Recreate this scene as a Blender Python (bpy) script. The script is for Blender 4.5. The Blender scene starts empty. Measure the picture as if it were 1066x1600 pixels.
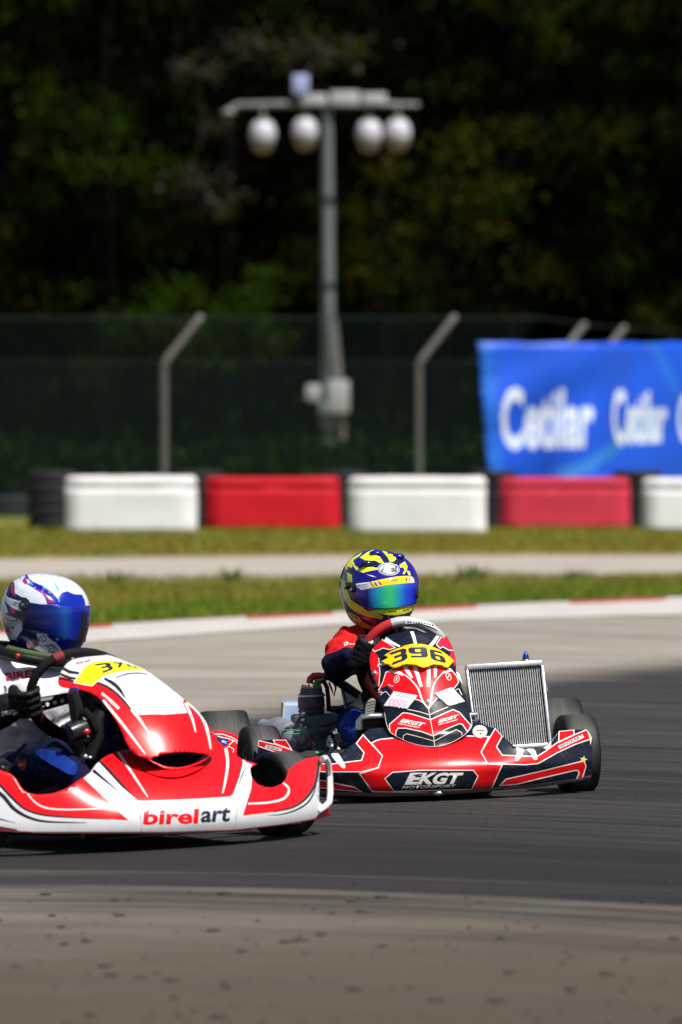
import bpy, bmesh, math, random
import numpy as np
from mathutils import Vector, Matrix, noise as mnoise
from mathutils.geometry import delaunay_2d_cdt
from mathutils.bvhtree import BVHTree

R = math.radians
C = bpy.context.scene.collection
sc = bpy.context.scene
random.seed(7)

# ------------------------------------------------------------------ camera, world, sun, exposure
FPX = 10667.0                      # focal length in pixels of the 1066 x 1600 photograph (240 mm on full frame)
CAM_Z = 1.3
PITCH = math.atan(140.0 / FPX)     # horizon stands 140 px above the middle of the picture
cam_d = bpy.data.cameras.new('camera')
cam = bpy.data.objects.new('camera', cam_d); C.objects.link(cam)
cam.location = (0, 0, CAM_Z); cam.rotation_euler = (R(90) - PITCH, 0, 0)
cam_d.sensor_fit = 'VERTICAL'; cam_d.sensor_height = 36.0; cam_d.sensor_width = 24.0
cam_d.lens = FPX * 36.0 / 1600.0
cam_d.clip_start = 0.5; cam_d.clip_end = 2000
cam_d.dof.use_dof = True; cam_d.dof.focus_distance = 23.5; cam_d.dof.aperture_fstop = 4.5
sc.camera = cam

SUN_EL, SUN_AZ = 58.0, 140.0       # azimuth clockwise from the viewing direction (+Y): the sun stands high on the right, a little behind the camera
world = bpy.data.worlds.new('World'); sc.world = world; world.use_nodes = True
wn = world.node_tree.nodes; wl = world.node_tree.links
sky = wn.new('ShaderNodeTexSky'); sky.sky_type = 'NISHITA'; sky.sun_disc = False
sky.sun_elevation = R(SUN_EL); sky.sun_rotation = R(SUN_AZ)
bg = wn['Background']; bg.inputs['Strength'].default_value = 0.05
wl.new(sky.outputs['Color'], bg.inputs['Color'])
sun_d = bpy.data.lights.new('sun', 'SUN'); sun_d.energy = 5.0; sun_d.angle = R(0.5); sun_d.color = (1.0, 0.95, 0.87)
sun = bpy.data.objects.new('sun', sun_d); C.objects.link(sun)
sdir = Vector((math.sin(R(SUN_AZ)) * math.cos(R(SUN_EL)), math.cos(R(SUN_AZ)) * math.cos(R(SUN_EL)), math.sin(R(SUN_EL))))
sun.rotation_euler = (-sdir).to_track_quat('-Z', 'Y').to_euler()
sun.location = sdir * 60
sc.view_settings.view_transform = 'Standard'; sc.view_settings.look = 'None'
sc.view_settings.exposure = 0.45; sc.view_settings.gamma = 1.0; sc.view_settings.use_curve_mapping = False
sc.render.engine = 'CYCLES'
sc.cycles.use_denoising = True
sc.cycles.max_bounces = 6; sc.cycles.transparent_max_bounces = 8

# ------------------------------------------------------------------ geometry of the view: pixel -> point of the place
_cp, _sp = math.cos(PITCH), math.sin(PITCH)
def rays(P):
    P = np.asarray(P, float).reshape(-1, 2)
    x = (P[:, 0] - 533.0) / FPX; u = -(P[:, 1] - 800.0) / FPX
    d = np.stack([x, np.full_like(x, _cp) + u * _sp, -_sp + u * _cp], 1)
    return d / d[:, 1:2]                      # y component 1
O3 = np.array([0, 0, CAM_Z])
def at(px, py, Y):
    return Vector(O3 + rays([(px, py)])[0] * Y)
def gz(x, y):
    """height of the ground: the track has a slight cross fall"""
    k = np.clip((40.0 - y) / 9.0, 0, 1); k = k * k * (3 - 2 * k)
    return 0.033 * np.clip(x - 0.25, -7, 7) * k
def ground(px, py, dz=0.0):
    d = rays([(px, py)])[0]; z = 0.0
    for _ in range(12):
        t = (z + dz - CAM_Z) / d[2]; p = O3 + d * t; z = float(gz(p[0], p[1]))
    return Vector(p)

# ------------------------------------------------------------------ materials
MATS = {}
def new_mat(name):
    m = bpy.data.materials.new(name); m.use_nodes = True; MATS[name] = m
    return m, m.node_tree.nodes, m.node_tree.links, m.node_tree.nodes['Principled BSDF']
def M(name, col=None, rough=0.5, metal=0.0, coat=0.0, var=0.0, vscale=20.0, bump=0.0, bscale=200.0, spec=0.5, streak=None, trans=0.0, dirt=None, dscale=14.0, damt=0.35, sheen=0.0):
    if name in MATS: return MATS[name]
    m, n, l, b = new_mat(name)
    b.inputs['Base Color'].default_value = (*col, 1); b.inputs['Roughness'].default_value = rough
    b.inputs['Metallic'].default_value = metal; b.inputs['Coat Weight'].default_value = coat; b.inputs['Coat Roughness'].default_value = 0.12
    b.inputs['Specular IOR Level'].default_value = spec
    b.inputs['Sheen Weight'].default_value = sheen
    tc = n.new('ShaderNodeTexCoord')
    src = tc.outputs['Object']
    if streak:
        mp = n.new('ShaderNodeMapping'); mp.inputs['Scale'].default_value = streak; l.new(src, mp.inputs['Vector']); src = mp.outputs['Vector']
    if var > 0:
        nz = n.new('ShaderNodeTexNoise'); nz.inputs['Scale'].default_value = vscale; nz.inputs['Detail'].default_value = 6; nz.inputs['Roughness'].default_value = 0.65
        l.new(src, nz.inputs['Vector'])
        rmp = n.new('ShaderNodeMapRange'); rmp.inputs['From Min'].default_value = 0.3; rmp.inputs['From Max'].default_value = 0.7
        rmp.inputs['To Min'].default_value = 1 - var; rmp.inputs['To Max'].default_value = 1 + var; l.new(nz.outputs['Fac'], rmp.inputs['Value'])
        hs = n.new('ShaderNodeHueSaturation'); hs.inputs['Color'].default_value = (*col, 1); l.new(rmp.outputs['Result'], hs.inputs['Value'])
        out = hs.outputs['Color']
        if dirt:
            n2 = n.new('ShaderNodeTexNoise'); n2.inputs['Scale'].default_value = dscale; n2.inputs['Detail'].default_value = 8; n2.inputs['Roughness'].default_value = 0.75
            l.new(src, n2.inputs['Vector'])
            r2 = n.new('ShaderNodeMapRange'); r2.inputs['From Min'].default_value = 0.55; r2.inputs['From Max'].default_value = 0.75; r2.inputs['To Max'].default_value = damt
            l.new(n2.outputs['Fac'], r2.inputs['Value'])
            mx = n.new('ShaderNodeMix'); mx.data_type = 'RGBA'; mx.inputs['B'].default_value = (*dirt, 1)
            l.new(r2.outputs['Result'], mx.inputs['Factor']); l.new(out, mx.inputs['A']); out = mx.outputs['Result']
        l.new(out, b.inputs['Base Color'])
        rr = n.new('ShaderNodeMapRange'); rr.inputs['To Min'].default_value = rough * 0.8; rr.inputs['To Max'].default_value = min(1, rough * 1.25)
        l.new(nz.outputs['Fac'], rr.inputs['Value']); l.new(rr.outputs['Result'], b.inputs['Roughness'])
    if bump > 0:
        nb = n.new('ShaderNodeTexNoise'); nb.inputs['Scale'].default_value = bscale; nb.inputs['Detail'].default_value = 4
        l.new(src, nb.inputs['Vector'])
        bp = n.new('ShaderNodeBump'); bp.inputs['Strength'].default_value = bump; bp.inputs['Distance'].default_value = 0.01
        l.new(nb.outputs['Fac'], bp.inputs['Height']); l.new(bp.outputs['Normal'], b.inputs['Normal'])
    if trans > 0: b.inputs['Transmission Weight'].default_value = trans
    return m

M('red_paint', (0.72, 0.004, 0.007), 0.27, coat=0.3, spec=0.4, var=0.12, vscale=9, dirt=(0.09, 0.012, 0.012), dscale=34, damt=0.6, bump=0.02, bscale=60)
M('clean_red_paint', (0.75, 0.004, 0.009), 0.30, coat=0.15, spec=0.4, var=0.07, vscale=7, dirt=(0.25, 0.02, 0.02), dscale=26, damt=0.35, bump=0.015, bscale=40)
M('sky_sheen_red', (0.66, 0.010, 0.045), 0.28, coat=0.2, var=0.05, vscale=7)  # pinker copy of the red, the sky's sheen is put into its colour
M('navy_paint', (0.006, 0.009, 0.020), 0.3, coat=0.12, spec=0.35, var=0.2, vscale=20, dirt=(0.11, 0.11, 0.12), dscale=45, damt=0.55, bump=0.02, bscale=60)
M('white_line', (0.78, 0.76, 0.73), 0.35, coat=0.2)
M('cream_line', (0.72, 0.62, 0.42), 0.4)
M('white_paint', (0.66, 0.66, 0.69), 0.3, coat=0.35, var=0.04, vscale=9, dirt=(0.38, 0.36, 0.35), dscale=20, damt=0.4)
M('black_paint', (0.012, 0.014, 0.018), 0.25, coat=0.4)
M('yellow_plate', (0.92, 0.57, 0.002), 0.4, var=0.04)
M('acid_plate', (0.82, 0.70, 0.004), 0.4, var=0.04)
M('plate_ink', (0.010, 0.016, 0.04), 0.4)
M('lip_plastic', (0.14, 0.10, 0.09), 0.6, var=0.4, vscale=40, streak=(1, 1, 6))
M('paper', (0.68, 0.66, 0.70), 0.8, var=0.03)
M('pink_ink', (0.75, 0.12, 0.35), 0.7)
M('gold_star', (0.75, 0.62, 0.25), 0.35, metal=0.3)
M('rubber', (0.010, 0.010, 0.011), 0.5, spec=0.35, var=0.35, vscale=9, bump=0.25, bscale=90, streak=(0.6, 8, 8))
M('side_rubber', (0.006, 0.006, 0.007), 0.6, spec=0.25, var=0.2, vscale=30)
M('black_plastic', (0.006, 0.006, 0.007), 0.45, spec=0.3, var=0.2, vscale=30)
M('black_metal', (0.02, 0.02, 0.023), 0.35, metal=0.3, var=0.3, vscale=40)
M('steel', (0.62, 0.62, 0.64), 0.28, metal=0.95, var=0.15, vscale=30)
M('aluminium', (0.72, 0.73, 0.75), 0.35, metal=0.8, var=0.1, vscale=40)
M('fin_metal', (0.64, 0.64, 0.66), 0.42, metal=0.35, var=0.15, vscale=120)
M('dark_core', (0.004, 0.004, 0.005), 0.8, spec=0.1)
M('engine_grey', (0.085, 0.09, 0.10), 0.45, metal=0.35, var=0.25, vscale=40, bump=0.1, bscale=150)
M('exhaust_metal', (0.30, 0.32, 0.37), 0.4, metal=0.4, var=0.25, vscale=18)
M('blue_grey_plastic', (0.22, 0.30, 0.47), 0.45, var=0.12, vscale=15)
M('brass', (0.72, 0.50, 0.16), 0.3, metal=0.9)
M('copper', (0.55, 0.25, 0.12), 0.35, metal=0.9)
M('blue_anodised', (0.02, 0.06, 0.35), 0.3, metal=0.6)
M('green_plastic', (0.01, 0.28, 0.06), 0.4)
M('red_silicone', (0.55, 0.015, 0.012), 0.45)
M('navy_suit', (0.004, 0.007, 0.028), 0.9, spec=0.1, var=0.25, vscale=18, bump=0.5, bscale=25)
M('blue_suit', (0.006, 0.032, 0.24), 0.85, spec=0.15, var=0.2, vscale=18, bump=0.5, bscale=25)
M('red_suit', (0.52, 0.008, 0.008), 0.8, spec=0.2, var=0.3, vscale=22, bump=0.9, bscale=22)
M('dark_red_suit', (0.16, 0.008, 0.02), 0.75, var=0.2, vscale=20, bump=0.4, bscale=25)
M('white_suit', (0.74, 0.72, 0.80), 0.8, var=0.05, vscale=20, bump=0.55, bscale=18)
M('black_glove', (0.006, 0.006, 0.007), 0.6, spec=0.25, var=0.3, vscale=50, bump=0.4, bscale=60)
M('white_print', (0.75, 0.75, 0.76), 0.6)
M('sole', (0.22, 0.21, 0.20), 0.7, var=0.2, vscale=60)
M('suede_dark', (0.030, 0.0025, 0.004), 0.9, spec=0.1, var=0.2, vscale=40)
M('suede_red', (0.50, 0.010, 0.010), 0.75, var=0.12, vscale=40)
M('silver_grip', (0.50, 0.50, 0.51), 0.45, metal=0.3, var=0.1, vscale=90)
M('black_grip', (0.006, 0.006, 0.007), 0.75, spec=0.15)
M('neck_green', (0.035, 0.06, 0.01), 0.7, var=0.3, vscale=40)
# helmet paints
M('h_blue', (0.010, 0.005, 0.23), 0.25, coat=0.2)
M('h_navy', (0.008, 0.010, 0.045), 0.18, coat=0.8)
M('h_lime', (0.78, 0.88, 0.02), 0.25, coat=0.3)
M('h_yellow', (0.85, 0.62, 0.01), 0.2, coat=0.7)
M('h_orange', (0.65, 0.26, 0.02), 0.2, coat=0.7)
M('h_purple', (0.055, 0.006, 0.075), 0.2, coat=0.7)
M('h_white', (0.60, 0.65, 0.74), 0.2, coat=0.5, var=0.05, vscale=30)
M('h_pale', (0.30, 0.40, 0.58), 0.25, coat=0.4)
M('h_grey', (0.40, 0.41, 0.46), 0.22, coat=0.7, var=0.1, vscale=30)
M('h_royal', (0.004, 0.014, 0.32), 0.22, coat=0.25)
M('h_deep', (0.006, 0.008, 0.075), 0.22, coat=0.25)
M('h_pink', (0.32, 0.02, 0.17), 0.2, coat=0.7)
M('h_red', (0.45, 0.01, 0.03), 0.2, coat=0.7)
M('h_cyan', (0.05, 0.40, 0.55), 0.2, coat=0.7)
M('h_black', (0.010, 0.010, 0.011), 0.3, coat=0.3)
# background things
M('barrier_white', (0.68, 0.68, 0.70), 0.75, spec=0.25, var=0.05, vscale=3, dirt=(0.42, 0.42, 0.42), dscale=4, damt=0.28)
M('barrier_red', (0.50, 0.005, 0.016), 0.7, spec=0.25, var=0.12, vscale=4, dirt=(0.16, 0.01, 0.02), dscale=4, damt=0.35)
M('barrier_faded', (0.50, 0.030, 0.060), 0.75, spec=0.25, var=0.12, vscale=4, dirt=(0.45, 0.10, 0.12), dscale=4, damt=0.3)
M('old_tyre', (0.012, 0.013, 0.017), 0.7, var=0.3, vscale=6)
M('galvanised', (0.20, 0.21, 0.21), 0.5, metal=0.35, var=0.25, vscale=8)
M('concrete_post', (0.145, 0.14, 0.125), 0.8, var=0.2, vscale=8)
M('mesh_wire', (0.021, 0.040, 0.036), 0.6, spec=0.2)
M('pole_metal', (0.12, 0.155, 0.16), 0.5, metal=0.2, var=0.15, vscale=6)
M('lamp_white', (0.46, 0.46, 0.52), 0.35, var=0.06, vscale=5)
M('lamp_glass', (0.16, 0.16, 0.165), 0.3)
M('box_white', (0.33, 0.36, 0.36), 0.5)
M('box_blue', (0.30, 0.34, 0.58), 0.5)
M('band_black', (0.01, 0.01, 0.012), 0.6)
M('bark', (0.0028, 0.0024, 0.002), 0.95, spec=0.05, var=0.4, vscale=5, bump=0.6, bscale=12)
M('dead_twig', (0.024, 0.018, 0.013), 0.9, var=0.2)
M('weed_dry', (0.32, 0.25, 0.11), 0.8, var=0.3, vscale=10)
M('tuft_green', (0.075, 0.125, 0.016), 0.8, var=0.3, vscale=10)
M('crumb', (0.028, 0.023, 0.019), 0.9)
M('kerb_red', (0.42, 0.045, 0.035), 0.6, var=0.25, vscale=3)
M('kerb_white', (0.47, 0.44, 0.42), 0.6, var=0.12, vscale=3)
M('banner_blue', (0.001, 0.075, 0.62), 0.55, var=0.06, vscale=2)
M('banner_light', (0.006, 0.12, 0.62), 0.55)
M('banner_teal', (0.012, 0.15, 0.52), 0.55)
M('banner_white', (0.58, 0.66, 0.80), 0.55)

def leaf_mat(name, a, b_, tr=0.25):
    m, n, l, b = new_mat(name)
    ge = n.new('ShaderNodeNewGeometry'); oi = n.new('ShaderNodeObjectInfo')
    rp = n.new('ShaderNodeMix'); rp.data_type = 'RGBA'; rp.inputs['A'].default_value = (*a, 1); rp.inputs['B'].default_value = (*b_, 1)
    l.new(ge.outputs['Random Per Island'], rp.inputs['Factor'])
    l.new(rp.outputs['Result'], b.inputs['Base Color']); b.inputs['Roughness'].default_value = 0.6
    b.inputs['Specular IOR Level'].default_value = 0.0
    tl = n.new('ShaderNodeBsdfTranslucent'); l.new(rp.outputs['Result'], tl.inputs['Color'])
    ms = n.new('ShaderNodeMixShader'); ms.inputs['Fac'].default_value = tr
    l.new(b.outputs['BSDF'], ms.inputs[1]); l.new(tl.outputs['BSDF'], ms.inputs[2])
    l.new(ms.outputs['Shader'], n['Material Output'].inputs['Surface'])
    return m
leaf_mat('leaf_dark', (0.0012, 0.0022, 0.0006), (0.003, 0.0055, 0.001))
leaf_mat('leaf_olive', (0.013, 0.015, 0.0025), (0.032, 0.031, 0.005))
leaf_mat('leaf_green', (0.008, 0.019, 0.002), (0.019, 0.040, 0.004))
leaf_mat('spray_olive', (0.022, 0.024, 0.004), (0.056, 0.054, 0.008))  # sunlight on single leaf clumps is put into these brighter spray colours
leaf_mat('spray_green', (0.013, 0.032, 0.003), (0.034, 0.066, 0.006))
leaf_mat('blade', (0.105, 0.140, 0.016), (0.32, 0.26, 0.065), 0.3)
leaf_mat('blade_green', (0.06, 0.17, 0.010), (0.17, 0.24, 0.03), 0.3)
leaf_mat('blade_far', (0.115, 0.150, 0.018), (0.32, 0.255, 0.06), 0.3)

def visor_mat(name, stops, axis='Y', lo=-0.1, hi=0.1, rough=0.08, metal=0.75):
    m, n, l, b = new_mat(name)
    tc = n.new('ShaderNodeTexCoord'); sp = n.new('ShaderNodeSeparateXYZ'); l.new(tc.outputs['Object'], sp.inputs['Vector'])
    mr = n.new('ShaderNodeMapRange'); mr.inputs['From Min'].default_value = lo; mr.inputs['From Max'].default_value = hi
    l.new(sp.outputs[axis], mr.inputs['Value'])
    cr = n.new('ShaderNodeValToRGB'); l.new(mr.outputs['Result'], cr.inputs['Fac'])
    el = cr.color_ramp.elements
    while len(el) < len(stops): el.new(0.5)
    for e, (p, c) in zip(el, stops): e.position = p; e.color = (*c, 1)
    l.new(cr.outputs['Color'], b.inputs['Base Color']); b.inputs['Metallic'].default_value = metal; b.inputs['Roughness'].default_value = rough
    b.inputs['Coat Weight'].default_value = 0.25
    return m

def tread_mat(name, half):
    """slick tread: sunlit grey painted into the middle of its width, blacker at the shoulders, fine marks round the circumference"""
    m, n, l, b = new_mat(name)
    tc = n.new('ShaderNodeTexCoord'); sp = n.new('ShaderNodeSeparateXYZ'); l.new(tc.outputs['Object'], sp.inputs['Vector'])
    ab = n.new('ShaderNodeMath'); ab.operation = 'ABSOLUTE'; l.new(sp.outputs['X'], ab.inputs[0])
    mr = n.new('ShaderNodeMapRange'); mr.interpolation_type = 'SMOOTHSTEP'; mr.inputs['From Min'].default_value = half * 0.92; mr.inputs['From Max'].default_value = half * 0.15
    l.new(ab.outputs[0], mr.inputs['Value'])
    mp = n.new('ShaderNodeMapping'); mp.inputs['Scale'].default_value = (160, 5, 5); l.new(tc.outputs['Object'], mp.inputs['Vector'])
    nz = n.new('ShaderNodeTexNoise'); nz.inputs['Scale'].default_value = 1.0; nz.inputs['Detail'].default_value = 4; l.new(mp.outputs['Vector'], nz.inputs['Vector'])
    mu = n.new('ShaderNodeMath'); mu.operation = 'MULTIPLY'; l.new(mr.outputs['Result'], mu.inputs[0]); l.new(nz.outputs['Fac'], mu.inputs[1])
    mx = n.new('ShaderNodeMix'); mx.data_type = 'RGBA'; mx.inputs['A'].default_value = (0.008, 0.008, 0.009, 1); mx.inputs['B'].default_value = (0.095, 0.092, 0.088, 1)  # lighter grey stands for sunlight on the middle of the tread
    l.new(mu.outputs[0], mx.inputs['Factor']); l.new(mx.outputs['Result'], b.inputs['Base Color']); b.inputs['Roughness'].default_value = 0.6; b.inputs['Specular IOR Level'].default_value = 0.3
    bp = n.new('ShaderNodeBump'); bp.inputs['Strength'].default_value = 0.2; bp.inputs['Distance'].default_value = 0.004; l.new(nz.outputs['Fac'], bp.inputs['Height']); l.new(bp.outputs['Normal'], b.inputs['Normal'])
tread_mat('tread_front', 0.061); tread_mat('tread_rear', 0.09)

# ------------------------------------------------------------------ mesh helpers
def tag(o, label=None, cat=None, group=None, kind=None):
    if label: o['label'] = label
    if cat: o['category'] = cat
    if group: o['group'] = group
    if kind: o['kind'] = kind
    return o
WORLDPOS = {}
def empty(name, loc, label, cat, group=None):
    o = bpy.data.objects.new(name, None); C.objects.link(o); o.location = loc; o.empty_display_size = 0.1
    return tag(o, label, cat, group)
def wpos(o):
    p = Vector(o.location)
    while o.parent: o = o.parent; p += Vector(o.location)
    return p
def link(name, me, parent=None, loc=None):
    """links a mesh; loc is the world place of its origin (parents here are never rotated unless said)"""
    o = bpy.data.objects.new(name, me); C.objects.link(o)
    if parent is not None:
        o.parent = parent
        o.location = (Vector(loc) - wpos(parent)) if loc is not None else (0, 0, 0)
    elif loc is not None: o.location = loc
    return o
def mesh_obj(name, verts, faces, mats, parent=None, fm=None, smooth=True, origin=None, flat_from=None):
    """vertices in world coordinates; origin = parent's place (or the mean) so that the object has a sensible origin"""
    V = np.asarray(verts, float).reshape(-1, 3)
    if origin is None: origin = Vector(V.mean(0)) if len(V) else Vector((0, 0, 0))
    V = V - np.array(origin)
    me = bpy.data.meshes.new(name); me.from_pydata(V.tolist(), [], [list(f) for f in faces])
    if isinstance(mats, str): mats = [mats]
    for m in mats: me.materials.append(MATS[m])
    if fm is not None: me.polygons.foreach_set('material_index', list(fm))
    sm = [smooth] * len(me.polygons)
    if flat_from is not None: sm = [i < flat_from for i in range(len(me.polygons))]
    me.polygons.foreach_set('use_smooth', sm); me.update()
    return link(name, me, parent, origin)

class MB:
    """collects shapes in world coordinates"""
    def __init__(s): s.v = []; s.f = []; s.m = []
    def add(s, V, Fs, m=0):
        k = len(s.v); s.v += [tuple(p) for p in V]; s.f += [tuple(i + k for i in f) for f in Fs]; s.m += [m] * len(Fs)
    def box(s, c, sz, mat=None, m=0, bev=0.0, seg=2):
        bm = bmesh.new(); bmesh.ops.create_cube(bm, size=1)
        for v in bm.verts: v.co = Vector((v.co.x * sz[0], v.co.y * sz[1], v.co.z * sz[2]))
        if bev > 0: bmesh.ops.bevel(bm, geom=bm.edges[:], offset=bev, segments=seg, affect='EDGES', profile=0.5)
        X = mat if mat is not None else Matrix.Identity(3)
        bm.verts.index_update()
        s.add([X @ v.co + Vector(c) for v in bm.verts], [[v.index for v in f.verts] for f in bm.faces], m); bm.free()
    def tube(s, path, r, n=10, m=0, caps=True, closed=False):
        P = [Vector(p) for p in path]; k = len(P)
        rr = r if hasattr(r, '__len__') else [r] * k
        T = []
        for i in range(k):
            a = P[(i - 1) % k] if (closed or i > 0) else P[i]; b = P[(i + 1) % k] if (closed or i < k - 1) else P[i]
            T.append((b - a).normalized() if (b - a).length > 1e-9 else Vector((0, 0, 1)))
        u = T[0].orthogonal().normalized(); V = []
        for i in range(k):
            u = (u - T[i] * u.dot(T[i])); u = u.normalized() if u.length > 1e-6 else T[i].orthogonal().normalized()
            w = T[i].cross(u)
            for j in range(n):
                a = 2 * math.pi * j / n; V.append(P[i] + (u * math.cos(a) + w * math.sin(a)) * rr[i])
        Fs = []
        for i in range(k if closed else k - 1):
            for j in range(n):
                a, b = i * n + j, i * n + (j + 1) % n; i2 = (i + 1) % k
                Fs.append((a, b, i2 * n + (j + 1) % n, i2 * n + j))
        if caps and not closed: Fs.append(tuple(reversed(range(n)))); Fs.append(tuple((k - 1) * n + j for j in range(n)))
        s.add(V, Fs, m)
    def lathe(s, prof, c, axis=(0, 0, 1), n=32, m=0):
        """prof: list of (radius, height along axis)"""
        ax = Vector(axis).normalized(); u = ax.orthogonal().normalized(); w = ax.cross(u); c = Vector(c)
        V = []; Fs = []
        for r, h in prof:
            for j in range(n):
                a = 2 * math.pi * j / n; V.append(c + ax * h + (u * math.cos(a) + w * math.sin(a)) * max(r, 1e-5))
        for i in range(len(prof) - 1):
            for j in range(n): Fs.append((i * n + j, i * n + (j + 1) % n, (i + 1) * n + (j + 1) % n, (i + 1) * n + j))
        s.add(V, Fs, m)
    def ball(s, c, r, m=0, n=10, sc3=(1, 1, 1), rot=None):
        prof = []; V = []; Fs = []
        for i in range(n + 1):
            t = math.pi * i / n
            for j in range(2 * n):
                a = math.pi * j / n
                p = Vector((math.sin(t) * math.cos(a) * sc3[0], math.sin(t) * math.sin(a) * sc3[1], math.cos(t) * sc3[2])) * r
                V.append((rot @ p if rot is not None else p) + Vector(c))
        for i in range(n):
            for j in range(2 * n): Fs.append((i * 2 * n + j, (i + 1) * 2 * n + j, (i + 1) * 2 * n + (j + 1) % (2 * n), i * 2 * n + (j + 1) % (2 * n)))
        s.add(V, Fs, m)
    def build(s, name, mats, parent=None, smooth=True, origin=None, sharp=True):
        o = mesh_obj(name, s.v, s.f, mats, parent, s.m, smooth, origin)
        if smooth and sharp:
            bm = bmesh.new(); bm.from_mesh(o.data); bmesh.ops.remove_doubles(bm, verts=bm.verts, dist=1e-5)
            for e in bm.edges:
                if len(e.link_faces) == 2 and e.calc_face_angle(0) > R(42): e.smooth = False
            bmesh.ops.recalc_face_normals(bm, faces=bm.faces)
            bm.to_mesh(o.data); bm.free()
        return o

def copy_tree(o, parent=None):
    c = o.copy(); C.objects.link(c)
    if parent is not None: c.parent = parent
    for ch in list(o.children): copy_tree(ch, c)
    return c

# ------------------------------------------------------------------ flat graphics
def catmull(pts, closed=True, n=6):
    P = [np.array(p, float) for p in pts]; k = len(P); out = []
    rng = range(k) if closed else range(k - 1)
    for i in rng:
        p0 = P[(i - 1) % k] if (closed or i > 0) else P[i]; p1 = P[i]; p2 = P[(i + 1) % k]
        p3 = P[(i + 2) % k] if (closed or i < k - 2) else P[(i + 1) % k]
        for j in range(n):
            t = j / n
            out.append(tuple(0.5 * (2 * p1 + (p2 - p0) * t + (2 * p0 - 5 * p1 + 4 * p2 - p3) * t * t + (3 * p1 - p0 - 3 * p2 + p3) * t ** 3)))
    if not closed: out.append(tuple(P[-1]))
    return out
def stroke(path, w, smooth=False):
    """a line of width w (one value, or one per point) as an outline"""
    ww = list(w) if hasattr(w, '__len__') else [w] * len(path)
    if smooth:
        n = 5; q = catmull(path, False, n)
        wi = []
        for i in range(len(q)):
            t = i / n; a = min(int(t), len(ww) - 2); wi.append(ww[a] + (ww[a + 1] - ww[a]) * (t - a))
        path, ww = q, wi
    P = [np.array(p, float) for p in path]; L = []; Rr = []
    for i in range(len(P)):
        d = P[min(i + 1, len(P) - 1)] - P[max(i - 1, 0)]; d /= max(np.hypot(*d), 1e-9); nrm = np.array([-d[1], d[0]])
        h = max(ww[i], 0.05) / 2
        L.append(tuple(P[i] + nrm * h)); Rr.append(tuple(P[i] - nrm * h))
    return [L + Rr[::-1]]
def edge_of(poly, w):
    """closed outline line round a polygon"""
    P = [np.array(p, float) for p in poly]; k = len(P); out = []; inn = []
    for i in range(k):
        a = P[i] - P[i - 1]; b = P[(i + 1) % k] - P[i]
        a /= max(np.hypot(*a), 1e-9); b /= max(np.hypot(*b), 1e-9)
        n1 = np.array([-a[1], a[0]]); n2 = np.array([-b[1], b[0]]); nn = n1 + n2; ln = np.hypot(*nn)
        nn = nn / ln if ln > 1e-6 else n1
        s = min(1.0 / max(nn @ n1, 0.4), 2.0) * w / 2
        out.append(tuple(P[i] + nn * s)); inn.append(tuple(P[i] - nn * s))
    return [out, inn]
def ellipse(cx, cy, rx, ry, rot=0, n=28):
    c, s = math.cos(R(rot)), math.sin(R(rot))
    return [(cx + rx * math.cos(a) * c - ry * math.sin(a) * s, cy + rx * math.cos(a) * s + ry * math.sin(a) * c) for a in [2 * math.pi * i / n for i in range(n)]]
class Tris(list):
    """lettering as triangles: inside any of them is inside"""
_txt = {}
def text_contours(s, bold=0.0, shear=0.0):
    key = (s, bold, shear)
    if key in _txt: return _txt[key]
    cu = bpy.data.curves.new('lettering', 'FONT'); cu.body = s; cu.offset = bold; cu.shear = shear; cu.resolution_u = 3
    o = bpy.data.objects.new('lettering', cu); C.objects.link(o)
    dg = bpy.context.evaluated_depsgraph_get(); me = bpy.data.meshes.new_from_object(o.evaluated_get(dg))
    me.calc_loop_triangles(); co = [(v.co.x, v.co.y) for v in me.vertices]
    tris = [[co[k] for k in t.vertices] for t in me.loop_triangles]
    bpy.data.objects.remove(o); bpy.data.curves.remove(cu); bpy.data.meshes.remove(me)
    A = np.array([p for t in tris for p in t]); lo, hi = A.min(0), A.max(0)
    res = Tris([[((x - lo[0]) / (hi[0] - lo[0]), (y - lo[1]) / (hi[1] - lo[1])) for x, y in t] for t in tris])
    _txt[key] = res
    return res
def in_quad(contours, TL, TR, BR, BL):
    """unit square (y up) into a quad given in picture order"""
    TL, TR, BR, BL = [np.array(p, float) for p in (TL, TR, BR, BL)]
    return type(contours)([[tuple((1 - y) * ((1 - x) * BL + x * BR) + y * ((1 - x) * TL + x * TR)) for x, y in lp] for lp in contours])
def text(s, TL, TR, BR, BL, bold=0.02, shear=0.0): return in_quad(text_contours(s, bold, shear), TL, TR, BR, BL)
DIG = {'3': [[(0, .98), (.12, .80), (.66, .80), (.66, .62), (.25, .62), (.25, .42), (.66, .42), (.66, .2), (.12, .2), (0, 0), (.8, 0), (1, .12), (1, .44), (.92, .52), (1, .6), (1, .88), (.82, 1), (.02, 1)]],
       '9': [[(.15, 1), (.85, 1), (1, .86), (1, .14), (.85, 0), (.1, 0), (0, .2), (.64, .2), (.64, .36), (.15, .36), (0, .5), (0, .86)], [(.36, .8), (.64, .8), (.64, .56), (.36, .56)]],
       '6': [[(.15, 1), (.9, 1), (1, .8), (.36, .8), (.36, .64), (.85, .64), (1, .5), (1, .14), (.85, 0), (.15, 0), (0, .14), (0, .86)], [(.36, .44), (.64, .44), (.64, .2), (.36, .2)]],
       '7': [[(0, 1), (1, 1), (1, .75), (.5, 0), (.12, 0), (.6, .75), (0, .75)]],
       '0': [[(.15, 1), (.85, 1), (1, .86), (1, .14), (.85, 0), (.15, 0), (0, .14), (0, .86)], [(.34, .8), (.66, .8), (.66, .2), (.34, .2)]]}
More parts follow.
